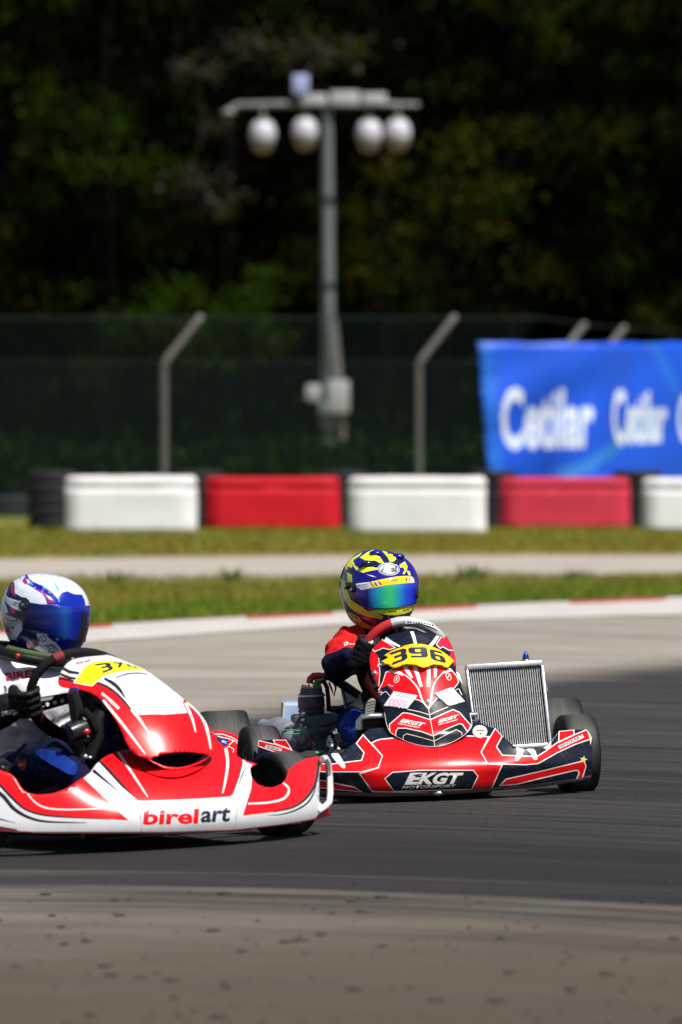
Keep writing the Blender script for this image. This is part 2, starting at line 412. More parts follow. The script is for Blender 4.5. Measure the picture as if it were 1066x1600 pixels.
def star(cx, cy, r, rot=0):
    return [(cx + (r if i % 2 == 0 else r * 0.42) * math.sin(R(rot + 36 * i)), cy - (r if i % 2 == 0 else r * 0.42) * math.cos(R(rot + 36 * i))) for i in range(10)]

def pip(P, contours):
    """even-odd point in polygon, vectorised"""
    x, y = P[:, 0], P[:, 1]; ins = np.zeros(len(P), bool)
    if isinstance(contours, Tris):
        allp = np.array([p for c in contours for p in c]); lo, hi = allp.min(0), allp.max(0)
        k = np.where((x >= lo[0]) & (x <= hi[0]) & (y >= lo[1]) & (y <= hi[1]))[0]; q = P[k]; r_ = np.zeros(len(k), bool)
        for c in contours: r_ |= pip(q, [c])
        ins[k] = r_; return ins
    for c in contours:
        c = np.asarray(c, float); a = c; b = np.roll(c, -1, 0)
        for (x1, y1), (x2, y2) in zip(a, b):
            if y1 == y2: continue
            cond = ((y1 > y) != (y2 > y))
            xi = (x2 - x1) * (y - y1) / (y2 - y1) + x1
            ins ^= cond & (x < xi)
    return ins
def resample(c, step):
    out = []
    for i in range(len(c)):
        a = np.array(c[i], float); b = np.array(c[(i + 1) % len(c)], float); n = max(1, int(math.ceil(np.hypot(*(b - a)) / step)))
        out += [tuple(a + (b - a) * j / n) for j in range(n)]
    return out
def livery(outline, paints, base, grid=7.0, holes=()):
    """conforming triangulation of a sheet with its graphics; returns points, triangles, material names per triangle"""
    pts = []; edges = []
    def put(c, st):
        c = resample(c, st); k = len(pts)
        pts.extend(c); edges.extend((k + i, k + (i + 1) % len(c)) for i in range(len(c)))
    put(outline, grid * 0.6)
    for h in holes: put(h, grid * 0.6)
    for cs, _ in paints:
        for c in cs: put(c, grid)
    o = np.array(outline, float); lo, hi = o.min(0), o.max(0)
    gx = np.arange(lo[0], hi[0], grid); gy = np.arange(lo[1], hi[1], grid * 0.87)
    G = np.array([(x + (grid / 2 if j % 2 else 0), y) for j, y in enumerate(gy) for x in gx])
    G = G[pip(G, [outline])]
    pts.extend(map(tuple, G))
    vo, eo, fo, *_ = delaunay_2d_cdt([Vector(p) for p in pts], edges, [], 0, 1e-4)
    V = np.array([(v[0], v[1]) for v in vo]); T = np.array([f for f in fo if len(f) == 3])
    cen = V[T].mean(1); keep = pip(cen, [outline])
    for h in holes: keep &= ~pip(cen, [h])
    T = T[keep]; cen = cen[keep]
    names = [base] + sorted({m for _, m in paints} - {base}); idx = np.zeros(len(T), int)
    for cs, m in paints: idx[pip(cen, cs)] = names.index(m)
    return V, T, idx, names
def sheet(name, parent, outline, paints, base, surf, back, thick=0.004, grid=7.0, holes=(), backmat='black_plastic'):
    """a body panel: painted front sheet on the surface surf(points), a back sheet moved by the vector back*thick and a rim"""
    V, T, idx, names = livery(outline, paints, base, grid, holes)
    used = np.unique(T); remap = -np.ones(len(V), int); remap[used] = np.arange(len(used)); V = V[used]; T = remap[T]
    W = surf(V)
    # consistent facing: front triangles look against 'back'
    bv = np.array(back, float); bv /= np.linalg.norm(bv)
    a, b, c = W[T[:, 0]], W[T[:, 1]], W[T[:, 2]]
    if np.sum(np.cross(b - a, c - a) @ bv) > 0: T = T[:, ::-1]
    n = len(W); faces = [tuple(t) for t in T]; fm = list(idx)
    names = names + [backmat]; bi = len(names) - 1
    W2 = W + bv * thick
    cnt = {}
    for t in T:
        for i in range(3):
            e = (t[i], t[(i + 1) % 3]); cnt[e] = 1
    nfront = len(faces)
    for t in T: faces.append((t[0] + n, t[2] + n, t[1] + n)); fm.append(bi)
    for t, mi in zip(T, idx):
        for i in range(3):
            e = (t[i], t[(i + 1) % 3])
            if (e[1], e[0]) not in cnt: faces.append((e[0], e[0] + n, e[1] + n, e[1])); fm.append(int(mi))
    return mesh_obj(name, np.vstack([W, W2]), faces, names, parent, fm, True, None, flat_from=2 * nfront)

# ------------------------------------------------------------------ bodies: capsules fused into one skin
def skin(name, caps, parent, voxel=0.007, smooth_it=6, rough_amp=0.0, rough_scale=10.0):
    """caps: list of (p0, r0, p1, r1, material); fused into one continuous mesh, each face takes the material of its nearest capsule"""
    mb = MB(); org = Vector(caps[0][0])
    for p0, r0, p1, r1, _ in caps:
        p0 = Vector(p0); p1 = Vector(p1); d = p1 - p0; L = d.length
        ax = d.normalized() if L > 1e-6 else Vector((0, 0, 1))
        prof = []
        for i in range(7): a = -math.pi / 2 + math.pi / 2 * i / 6; prof.append((r0 * math.cos(a), r0 * math.sin(a)))
        for i in range(7): a = math.pi / 2 * i / 6; prof.append((r1 * math.cos(a), L + r1 * math.sin(a)))
        mb.lathe(prof, p0, ax, 16)
    o = mesh_obj('skin_tmp', mb.v, mb.f, ['black_plastic'], None, None, True, org)
    bm = bmesh.new(); bm.from_mesh(o.data); bmesh.ops.remove_doubles(bm, verts=bm.verts, dist=2e-5); bmesh.ops.recalc_face_normals(bm, faces=bm.faces); bm.to_mesh(o.data); bm.free()
    rm = o.modifiers.new('r', 'REMESH'); rm.mode = 'VOXEL'; rm.voxel_size = voxel
    sm = o.modifiers.new('s', 'SMOOTH'); sm.iterations = smooth_it; sm.factor = 0.5
    dg = bpy.context.evaluated_depsgraph_get(); dg.update()
    me = bpy.data.meshes.new_from_object(o.evaluated_get(dg)); bpy.data.objects.remove(o)
    n = len(me.vertices); co = np.zeros(n * 3); me.vertices.foreach_get('co', co); co = co.reshape(-1, 3)
    if rough_amp > 0:
        no = np.zeros(n * 3); me.vertices.foreach_get('normal', no); no = no.reshape(-1, 3)
        for i in range(n):
            q = Vector(co[i]) * rough_scale
            h = abs(mnoise.noise(q)) * 2 - 0.6 + 0.5 * mnoise.noise(q * 2.3)
            co[i] += no[i] * h * rough_amp
        me.vertices.foreach_set('co', co.ravel())
    names = []
    for c in caps:
        if c[4] not in names: names.append(c[4])
    P = co + np.array(org)
    best = np.full(len(P), 1e9); bi = np.zeros(len(P), int)
    for p0, r0, p1, r1, m in caps:
        a = np.array(p0); d = np.array(p1) - a; L2 = max(d @ d, 1e-12)
        t = np.clip(((P - a) @ d) / L2, 0, 1); dist = np.linalg.norm(P - (a + t[:, None] * d), axis=1) - (r0 + (r1 - r0) * t)
        k = dist < best; best[k] = dist[k]; bi[k] = names.index(m)
    me.materials.clear()
    for m in names: me.materials.append(MATS[m])
    for p in me.polygons: p.material_index = int(bi[p.vertices[0]]); p.use_smooth = True
    me.name = name
    return link(name, me, parent, org)
def decal(name, parent, contours_mats, targets, off=0.0015, grid=5.0):
    """printed graphics laid on the skin of target objects where the photograph shows them"""
    trees = []
    for t in targets:
        w = wpos(t); trees.append(BVHTree.FromPolygons([v.co + w for v in t.data.vertices], [list(p.vertices) for p in t.data.polygons]))
    V_all = []; F_all = []; fm = []; names = []
    for cs, m in contours_mats:
        for_c = [resample(c, grid) for c in cs]; pts = []; ed = []
        for c in for_c:
            k = len(pts); pts += c; ed += [(k + i, k + (i + 1) % len(c)) for i in range(len(c))]
        vo, eo, fo, *_ = delaunay_2d_cdt([Vector(p) for p in pts], ed, [], 0, 1e-4)
        V = np.array([(v[0], v[1]) for v in vo]); T = [f for f in fo if len(f) == 3]
        if not T: continue
        cen = np.array([V[list(t)].mean(0) for t in T]); ins = pip(cen, cs)
        D = rays(V); W = []
        for d in D:
            dv = Vector(d).normalized(); best = None
            for tr in trees:
                h = tr.ray_cast(Vector(O3), dv, 60)
                if h[0] is not None and (best is None or h[3] < best[0]): best = (h[3], h[0], h[1])
            W.append(best[1] + (best[2] if best[2].dot(dv) < 0 else -best[2]) * off - dv * off if best else None)
        if m not in names: names.append(m)
        k = len(V_all); V_all += [w if w is not None else Vector((0, 0, -5)) for w in W]
        for t, i in zip(T, ins):
            if i and all(W[q] is not None for q in t):
                pp = [W[q] for q in t]
                if max((pp[0] - pp[1]).length, (pp[1] - pp[2]).length) < 0.12: F_all.append(tuple(q + k for q in t)); fm.append(names.index(m))
    used = sorted({i for f in F_all for i in f}); rm = {u: j for j, u in enumerate(used)}
    return mesh_obj(name, [V_all[u] for u in used], [tuple(rm[i] for i in f) for f in F_all], names, parent, fm, True)
# ================================================================== THE SETTING
def ground_mat(name, build):
    m, n, l, b = new_mat(name)
    ge = n.new('ShaderNodeNewGeometry'); sp = n.new('ShaderNodeSeparateXYZ'); l.new(ge.outputs['Position'], sp.inputs['Vector'])
    def noise(scale, vec=None, detail=6, rough=0.65, stretch=None):
        src = vec or ge.outputs['Position']
        if stretch:
            mp = n.new('ShaderNodeMapping'); mp.inputs['Scale'].default_value = stretch; l.new(src, mp.inputs['Vector']); src = mp.outputs['Vector']
        t = n.new('ShaderNodeTexNoise'); t.inputs['Scale'].default_value = scale; t.inputs['Detail'].default_value = detail; t.inputs['Roughness'].default_value = rough
        l.new(src, t.inputs['Vector']); return t.outputs['Fac']
    def math_(op, a, b_=None):
        t = n.new('ShaderNodeMath'); t.operation = op
        for i, v in enumerate((a, b_)):
            if v is None: continue
            if isinstance(v, (int, float)): t.inputs[i].default_value = v
            else: l.new(v, t.inputs[i])
        return t.outputs[0]
    def ramp(v, lo, hi, a=0.0, b_=1.0):
        t = n.new('ShaderNodeMapRange'); t.interpolation_type = 'SMOOTHSTEP'
        t.inputs['From Min'].default_value = lo; t.inputs['From Max'].default_value = hi; t.inputs['To Min'].default_value = a; t.inputs['To Max'].default_value = b_
        l.new(v, t.inputs['Value']); return t.outputs['Result']
    def mix(f, a, b_):
        t = n.new('ShaderNodeMix'); t.data_type = 'RGBA'
        for k, v in (('A', a), ('B', b_)):
            if isinstance(v, tuple): t.inputs[k].default_value = (*v, 1)
            else: l.new(v, t.inputs[k])
        if isinstance(f, (int, float)): t.inputs['Factor'].default_value = f
        else: l.new(f, t.inputs['Factor'])
        return t.outputs['Result']
    def bump(h, strength, dist):
        t = n.new('ShaderNodeBump'); t.inputs['Strength'].default_value = strength; t.inputs['Distance'].default_value = dist
        l.new(h, t.inputs['Height']); l.new(t.outputs['Normal'], b.inputs['Normal'])
    def combine(x, y, z):
        t = n.new('ShaderNodeCombineXYZ')
        for i, v in enumerate((x, y, z)):
            if isinstance(v, (int, float)): t.inputs[i].default_value = v
            else: l.new(v, t.inputs[i])
        return t.outputs[0]
    build(b, l, sp.outputs['X'], sp.outputs['Y'], noise, math_, ramp, mix, bump, combine)
    return m

def _asphalt(b, l, X, Y, noise, mt, ramp, mix, bump, comb):
    fine = noise(260, detail=3); grit = noise(75, detail=5, rough=0.8); big = noise(0.7)
    # coordinates running along the racing line
    across = mt('ADD', mt('ADD', Y, mt('MULTIPLY', X, 0.95)), mt('MULTIPLY', mt('MULTIPLY', X, X), 0.22))
    along = mt('MULTIPLY', X, 0.22)
    st = noise(1.0, comb(along, mt('MULTIPLY', across, 2.2), 0.0), 7, 0.72)
    st2 = noise(1.0, comb(mt('MULTIPLY', X, 0.4), mt('MULTIPLY', across, 6.5), 3.0), 5, 0.7)
    up = mt('ADD', Y, mt('MULTIPLY', X, -2.3))
    wob = mt('MULTIPLY', mt('SUBTRACT', st, 0.5), 7.0)
    lo = ramp(mt('ADD', mt('ADD', Y, mt('MULTIPLY', X, 1.0)), wob), 17.1, 19.6)
    hi = ramp(mt('ADD', up, wob), 33.6, 30.3)
    band = mt('MULTIPLY', lo, hi)
    streak = ramp(st, 0.42, 0.66); streak2 = ramp(st2, 0.50, 0.68)
    near = ramp(mt('ADD', Y, mt('MULTIPLY', mt('SUBTRACT', big, 0.5), 3.0)), 25.0, 14.8)
    base = mix(ramp(big, 0.3, 0.7), (0.30, 0.268, 0.232), (0.395, 0.360, 0.315))
    base = mix(mt('MULTIPLY', near, 0.95), base, (0.062, 0.040, 0.023))  # brown near asphalt, part of the lens vignette is painted into it
    base = mix(mt('MULTIPLY', ramp(grit, 0.42, 0.62), 0.5), base, (0.085, 0.072, 0.06))
    base = mix(mt('MULTIPLY', streak, 0.42), base, (0.06, 0.05, 0.042))
    dark = mix(ramp(st2, 0.35, 0.7), (0.030, 0.029, 0.029), (0.011, 0.0105, 0.011))
    dark = mix(mt('MULTIPLY', ramp(grit, 0.48, 0.66), 0.42), dark, (0.115, 0.108, 0.10))
    c = mix(mt('MULTIPLY', band, ramp(st2, 0.2, 0.5, 0.80, 1.0)), base, dark)
    # single darker tyre tracks crossing the line
    c = mix(mt('MULTIPLY', mt('MULTIPLY', streak2, lo), mt('MULTIPLY', ramp(up, 37.0, 30.0), 0.75)), c, (0.014, 0.0135, 0.014))
    line = mt('ADD', mt('ADD', mt('ADD', Y, X), mt('MULTIPLY', mt('MULTIPLY', X, X), 0.25)), mt('MULTIPLY', wob, 0.22))
    heavy = mt('MULTIPLY', ramp(line, 18.9, 20.0), ramp(line, 23.0, 20.9))
    heavy2 = mt('MULTIPLY', ramp(line, 24.2, 25.2), ramp(line, 27.0, 25.8))
    c = mix(mt('MULTIPLY', mt('MULTIPLY', mt('ADD', heavy, mt('MULTIPLY', heavy2, 0.5)), ramp(st2, 0.25, 0.55, 0.55, 1.0)), 0.8), c, (0.012, 0.0115, 0.012))
    l.new(c, b.inputs['Base Color']); b.inputs['Roughness'].default_value = 0.85; b.inputs['Specular IOR Level'].default_value = 0.25
    bump(mt('ADD', mt('MULTIPLY', fine, 0.6), grit), 0.55, 0.008)
ground_mat('asphalt', _asphalt)

def _verge(b, l, X, Y, noise, mt, ramp, mix, bump, comb):
    a = noise(0.45); c1 = noise(1.0, comb(mt('MULTIPLY', X, 0.8), mt('MULTIPLY', Y, 0.35), 0.0), 6, 0.7); f = noise(25)
    g = mix(ramp(c1, 0.35, 0.65), (0.095, 0.145, 0.018), (0.22, 0.20, 0.045))
    g = mix(mt('MULTIPLY', mt('MULTIPLY', ramp(a, 0.5, 0.68), 0.7), ramp(Y, 50.0, 68.0, 0.35, 1.0)), g, (0.30, 0.225, 0.095))
    edge = mt('MULTIPLY', ramp(Y, 64.0, 68.0), ramp(Y, 73.0, 70.0))        # bare worn soil along the lane
    g = mix(mt('MULTIPLY', edge, 0.6), g, (0.30, 0.20, 0.095))
    g = mix(mt('MULTIPLY', ramp(f, 0.4, 0.7), 0.45), g, (0.075, 0.090, 0.016))
    g = mix(ramp(Y, 88.0, 100.0), g, (0.23, 0.165, 0.06))
    l.new(g, b.inputs['Base Color']); b.inputs['Roughness'].default_value = 0.95; b.inputs['Specular IOR Level'].default_value = 0.1
    bump(f, 0.8, 0.03)
ground_mat('verge', _verge)
def _lane(b, l, X, Y, noise, mt, ramp, mix, bump, comb):
    a = noise(0.8); f = noise(40, detail=4)
    c = mix(ramp(a, 0.3, 0.7), (0.31, 0.265, 0.235), (0.39, 0.345, 0.31)); c = mix(mt('MULTIPLY', ramp(f, 0.45, 0.7), 0.3), c, (0.13, 0.11, 0.09))
    l.new(c, b.inputs['Base Color']); b.inputs['Roughness'].default_value = 0.95; bump(f, 0.6, 0.02)
ground_mat('lane', _lane)
def _forest(b, l, X, Y, noise, mt, ramp, mix, bump, comb):
    a = noise(0.5); f = noise(6)
    c = mix(ramp(a, 0.35, 0.65), (0.012, 0.012, 0.006), (0.028, 0.024, 0.012)); l.new(c, b.inputs['Base Color']); b.inputs['Roughness'].default_value = 1.0
    b.inputs['Specular IOR Level'].default_value = 0.0; bump(f, 1.0, 0.1)
ground_mat('sky_block_soil', _forest)

def grid_sheet(name, xs, ys, zf, mat):
    V = []; Fs = []
    for y in ys:
        for x in xs: V.append((x, y, zf(x, y)))
    n = len(xs)
    for j in range(len(ys) - 1):
        for i in range(n - 1): Fs.append((j * n + i, j * n + i + 1, (j + 1) * n + i + 1, (j + 1) * n + i))
    return tag(mesh_obj(name, V, Fs, mat, None, None, True, Vector((0, 0, 0))), kind='structure')
grid_sheet('terrain', list(np.linspace(-400, 400, 9)), list(np.linspace(-60, 700, 9)), lambda x, y: -0.32, 'verge')
grid_sheet('track', list(np.linspace(-26, 26, 53)), list(np.linspace(-4, 70, 75)), lambda x, y: float(gz(x, y)), 'asphalt')

# kerb: its two edges in the picture, read as points on the ground
def edge_fn(pts):
    xs = [p[0] for p in pts]; ys = [p[1] for p in pts]
    return lambda px: float(np.interp(px, xs, ys))
k_in = edge_fn([(-900, 1085), (-300, 1038), (140, 1004), (340, 990), (530, 977), (800, 968), (1066, 961), (1500, 955), (2200, 950)])
k_out = edge_fn([(-900, 1052), (-300, 1012), (140, 986), (340, 974), (530, 964), (800, 951), (1066, 940), (1500, 930), (2200, 922)])
cols = list(np.linspace(-900, 2200, 125))
V = []; Fs = []
for c in cols:
    a = ground(c, k_in(c)); b = ground(c, k_out(c))
    for t in (0, 0.5, 1.0):
        p = a.lerp(b, t); V.append((p.x, p.y, float(gz(p.x, p.y)) + 0.006 + 0.012 * t))
for i in range(len(cols) - 1):
    for j in range(2): Fs.append((3 * i + j, 3 * i + 3 + j, 3 * i + 4 + j, 3 * i + 1 + j))
tag(mesh_obj('kerb', V, Fs, 'kerb_white', None, None, True, Vector((0, 0, 0))), kind='structure')
red_runs = [(-900, -420), (-260, 176), (385, 520), (636, 745), (890, 1040), (1200, 1400)]
kerb_edge = tag(bpy.data.objects.new('kerb_edging', None), kind='structure'); C.objects.link(kerb_edge)
stops = sorted({-900, 2200} | {v for r_ in red_runs for v in r_})
for a0, a1 in zip(stops[:-1], stops[1:]):
    red = any(r_[0] <= a0 and a1 <= r_[1] for r_ in red_runs)
    q = np.linspace(a0, a1, max(3, int((a1 - a0) / 25))); V = []; Fs = []
    for c in q:
        h = 2.4
        a = ground(c, k_out(c)); b = ground(c, k_out(c) - h)
        za = float(gz(a.x, a.y)); zb = float(gz(b.x, b.y))
        V += [(a.x, a.y, za + 0.019), (a.x, a.y, za + 0.021), (b.x, b.y, zb + 0.026), (b.x, b.y, zb - 0.02)]
    for i in range(len(q) - 1):
        for j in range(3): Fs.append((4 * i + j, 4 * i + 4 + j, 4 * i + 5 + j, 4 * i + 1 + j))
    mesh_obj('kerb_segment', V, Fs, 'kerb_red' if red else 'kerb_white', kerb_edge, None, False)

# grass verge from the kerb to the wood, the gravel lane across it
V = []; Fs = []; rows = 26
for c in cols:
    a = ground(c, k_out(c) - 6.0); Y0 = a.y
    for j in range(rows):
        Y = Y0 + (160.0 - Y0) * (j / (rows - 1)) ** 1.5; X = a.x * Y / Y0
        V.append((X, Y, float(gz(X, Y)) + 0.020 + 0.008 * mnoise.noise(Vector((X * 0.4, Y * 0.2, 0)))))
for i in range(len(cols) - 1):
    for j in range(rows - 1):
        q = i * rows + j; Fs.append((q, q + rows, q + rows + 1, q + 1))
tag(mesh_obj('grass_verge', V, Fs, 'verge', None, None, True, Vector((0, 0, 0))), kind='structure')
l_in = edge_fn([(-900, 912), (0, 910), (300, 909), (600, 906), (1066, 903), (2200, 902)])
l_out = edge_fn([(-900, 876), (0, 874), (500, 869), (1066, 868), (2200, 867)])
V = []; Fs = []
for c in cols:
    for t in range(6):
        y = l_in(c) + (l_out(c) - l_in(c)) * t / 5 + 1.5 * mnoise.noise(Vector((c * 0.02, t * 3.0, 1)))
        p = ground(c, y, 0.034); V.append((p.x, p.y, 0.034))
for i in range(len(cols) - 1):
    for j in range(5): q = i * 6 + j; Fs.append((q, q + 6, q + 7, q + 1))
tag(mesh_obj('gravel_lane', V, Fs, 'lane', None, None, True, Vector((0, 0, 0))), kind='structure')
# bare slope behind the trees, added to shut out the bright sky
def sky_block_height(x, y):
    t = max(0.0, (y - 176) / 60.0); return 0.0 + 34 * min(t, 1.4) ** 1.3 + 0.8 * mnoise.noise(Vector((x * 0.05, y * 0.05, 0))) * min(1, t * 4)
grid_sheet('sky_block_slope', list(np.linspace(-110, 110, 45)), list(np.linspace(152, 262, 34)), sky_block_height, 'sky_block_soil')

# grass blades standing on the verge near the track (too many to count)
rng = np.random.default_rng(3)
def blades(name, n, inner, outer, h0, h1, w, mat, clump=0.55, x0=-330, x1=1400):
    V = []; Fs = []
    k = 0
    while k < n:
        c = rng.uniform(x0, x1); ya, yb = inner(c), outer(c)
        A = ground(c, ya); B = ground(c, yb); Y = rng.uniform(A.y, B.y); X = A.x * Y / A.y
        d = mnoise.noise(Vector((X * 1.3, Y * 0.7, 2))) * 0.6 + 0.45
        if rng.random() > clump + d * (1 - clump): continue
        h = rng.uniform(h0, h1) * (0.6 + 0.8 * max(d, 0)); a = rng.uniform(0, 6.283); ww = w * rng.uniform(0.6, 1.4)
        lx, ly = rng.normal(0, h * 0.5, 2); z = float(gz(X, Y)) + 0.012
        dx, dy = math.cos(a) * ww, math.sin(a) * ww
        V += [(X - dx, Y - dy, z), (X + dx, Y + dy, z), (X + lx, Y + ly, z + h)]; Fs.append((3 * k, 3 * k + 1, 3 * k + 2)); k += 1
    o = mesh_obj(name, V, Fs, mat, None, None, False, Vector((0, 60, 0)))
    return tag(o, kind='stuff')
tag(blades('verge_grass', 56000, lambda c: k_out(c) - 7.5, lambda c: l_in(c) + 0.5, 0.03, 0.085, 0.006, 'blade'), 'short dry green and straw grass between the kerb and the gravel lane', 'grass')
tag(blades('kerb_grass', 13000, lambda c: k_out(c) - 7.0, lambda c: k_out(c) - 22, 0.04, 0.10, 0.006, 'blade_green'), 'brighter green grass growing along the outer edge of the kerb', 'grass')
tag(blades('barrier_grass', 48000, lambda c: l_out(c) - 1, lambda c: 829.0, 0.03, 0.07, 0.012, 'blade_far'), 'olive and straw coloured grass in front of the barrier blocks', 'grass')

def tuft(px, py, h, n, label, mat, spread=0.12, name='grass_tuft', cat='plant', group=None):
    p = ground(px, py, 0.04); V = []; Fs = []
    for i in range(n):
        a = random.uniform(0, 6.283); r = random.uniform(0, spread); b = Vector((p.x + math.cos(a) * r * 0.5, p.y + math.sin(a) * r * 0.5, p.z - 0.01))
        l = h * random.uniform(0.5, 1.1); lean = Vector((math.cos(a), math.sin(a), 0)) * random.uniform(0.1, 0.7) * l
        s = Vector((-math.sin(a), math.cos(a), 0)) * 0.012; k = len(V)
        V += [b - s, b + s, b + lean * 0.5 + Vector((0, 0, l * 0.65)) - s * 0.8, b + lean * 0.5 + Vector((0, 0, l * 0.65)) + s * 0.8, b + lean + Vector((0, 0, l))]
        Fs += [(k, k + 1, k + 3, k + 2), (k + 2, k + 3, k + 4)]
    return tag(mesh_obj(name, V, Fs, mat, None, None, False, p), label, cat, group)
tuft(187, 911, 0.12, 34, 'green grass tuft at the lane edge above the blue and white helmet', 'tuft_green', 0.22)
tuft(360, 909, 0.13, 30, 'green grass tuft at the lane edge between the two helmets', 'tuft_green', 0.18)
tuft(737, 907, 0.15, 44, 'green grass tuft at the lane edge just right of the lime yellow helmet', 'tuft_green', 0.22)
tuft(900, 906, 0.11, 34, 'rightmost green grass tuft at the near edge of the gravel lane', 'tuft_green', 0.25)
tuft(690, 762, 0.42, 120, 'dry straw coloured weed at the foot of the right fence post', 'weed_dry', 0.35, 'dry_weed')

# rubber crumbs thrown off the tyres, lying on the near asphalt
mb = MB()
for i in range(620):
    Y = random.uniform(14.2, 19.3) if i < 520 else random.uniform(19, 26); X = random.uniform(-0.062, 0.062) * Y
    if i < 520 and random.random() > 0.35 + 0.65 * (mnoise.noise(Vector((X * 1.6, Y * 0.9, 5))) * 0.8 + 0.5): continue
    r = random.choice([0.002, 0.003, 0.003, 0.004, 0.005, 0.007, 0.011]) * (1 if i < 520 else 0.5); z = float(gz(X, Y))
    mb.ball((X, Y, z + r * 0.2), r, 0, 4, (random.uniform(0.9, 2.0), random.uniform(0.9, 2.6), 0.35), Matrix.Rotation(random.uniform(0, 3.1), 3, 'Z'))
tag(mb.build('rubber_crumbs', ['crumb'], None, True, Vector((0, 17, 0)), sharp=False), 'scattered black crumbs of tyre rubber on the dusty near asphalt', 'rubber debris', None, 'stuff')

# ------------------------------------------------------------------ barrier blocks and the tyre stacks behind them
def s_at(Y): return FPX / Y
def barrier(x0, x1, y0, y1, mat, label, group, name):
    Y = 10667 * 1.3 / (y1 - 660) * 1.0
    a = at(x0, y1, Y); b = at(x1, y0, Y); w = b.x - a.x; h = b.z - 0.02
    th = empty(name, (a.x + w / 2, Y + 0.24, 0.004), label, 'barrier block', group)
    def part(nm, build, m):
        bm = bmesh.new(); build(bm)
        me = bpy.data.meshes.new(nm); bmesh.ops.recalc_face_normals(bm, faces=bm.faces); bm.to_mesh(me); bm.free(); me.materials.append(MATS[m])
        me.polygons.foreach_set('use_smooth', [True] * len(me.polygons))
        return link(nm, me, th, (a.x + w / 2, Y + 0.24, 0.004))
    def body(bm):
        bmesh.ops.create_cube(bm, size=1)
        for v in bm.verts: v.co = Vector((v.co.x * w * (1.0 if v.co.z > 0 else 1.0), v.co.y * 0.48, (v.co.z + 0.5) * (h * 0.82)))
        bmesh.ops.bevel(bm, geom=bm.edges[:], offset=0.018, segments=2, affect='EDGES')
        bmesh.ops.subdivide_edges(bm, edges=[e for e in bm.edges if e.calc_length() > 0.2], cuts=7, use_grid_fill=True)
        for v in bm.verts:
            v.co += v.normal * 0.012 * mnoise.noise(v.co * 3.1 + Vector((x0, 0, 0)))
    def lid(bm):
        bmesh.ops.create_cube(bm, size=1)
        for v in bm.verts: v.co = Vector((v.co.x * (w * 0.985 if v.co.z > 0 else w + 0.001), v.co.y * 0.481, h * 0.800 + (v.co.z + 0.5) * h * 0.195))
        bmesh.ops.bevel(bm, geom=bm.edges[:], offset=0.026, segments=3, affect='EDGES')
        bmesh.ops.subdivide_edges(bm, edges=[e for e in bm.edges if e.calc_length() > 0.2], cuts=7, use_grid_fill=True)
        for v in bm.verts: v.co += v.normal * 0.014 * mnoise.noise(v.co * 2.7 + Vector((x0, 3, 0)))
    part('body', body, mat); part('lid', lid, mat)
    return th
barrier(102, 307, 742, 835, 'barrier_white', 'white barrier block beside the tyre stack at the open end of the row', 'white blocks of the barrier row', 'barrier_block')
barrier(321, 531, 744, 830, 'barrier_red', 'deep red scuffed barrier block between two white ones', 'red blocks of the barrier row', 'barrier_block')
barrier(545, 760, 743, 837, 'barrier_white', 'white plastic barrier block directly behind the lime yellow helmet', 'white blocks of the barrier row', 'barrier_block')
barrier(781, 985, 745, 828, 'barrier_faded', 'faded pinkish red barrier block under the blue banner', 'red blocks of the barrier row', 'barrier_block')
barrier(1006, 1215, 745, 833, 'barrier_white', 'white barrier block cut by the right edge of the photo under the banner', 'white blocks of the barrier row', 'barrier_block')

_tyre = [None]
def old_tyre():
    mb = MB(); prof = [(0.17, -0.055), (0.20, -0.07), (0.255, -0.075), (0.285, -0.06), (0.295, -0.03), (0.297, 0), (0.295, 0.03), (0.285, 0.06), (0.255, 0.075), (0.20, 0.07), (0.17, 0.055), (0.165, 0.0), (0.17, -0.055)]
    mb.lathe(prof, (0, 0, 0), (0, 0, 1), 24)
    for j in range(4): mb.lathe([(0.2965, -0.042 + j * 0.024), (0.301, -0.040 + j * 0.024), (0.301, -0.028 + j * 0.024), (0.2965, -0.026 + j * 0.024)], (0, 0, 0), (0, 0, 1), 24)
    o = mb.build('tyre', ['old_tyre'], None, True, Vector((0, 0, 0))); return o
def tyre_stack(px, Y, n, label, group='tyre stacks behind the barrier row', sc_=1.0):
    p = at(px, 800, Y); th = empty('tyre_stack', (p.x, Y, 0.03), label, 'tyre stack', group)
    for i in range(n):
        if _tyre[0] is None: t = _tyre[0] = old_tyre()
        else: t = _tyre[0].copy(); C.objects.link(t)
        t.parent = th; t.location = (random.uniform(-.012, .012), random.uniform(-.012, .012), 0.075 + i * 0.135); t.rotation_euler = (0, 0, random.uniform(0, 6))
        t.scale = (sc_, sc_, 0.9)
    return th
tyre_stack(82, 81.6, 5, 'black tyre stack at the open end of the barrier row')
tyre_stack(314, 82.6, 5, 'black tyre stack between the first white block and the deep red block')
tyre_stack(538, 82.6, 5, 'black tyre stack between the deep red block and the middle white block')
tyre_stack(770, 83.75, 5, 'black tyre stack under the left edge of the blue banner')
tyre_stack(996, 83.75, 5, 'black tyre stack between the faded red block and the last white block')
tyre_stack(14, 92, 2, 'low pair of black tyres in the straw field at the left edge', sc_=1.25)

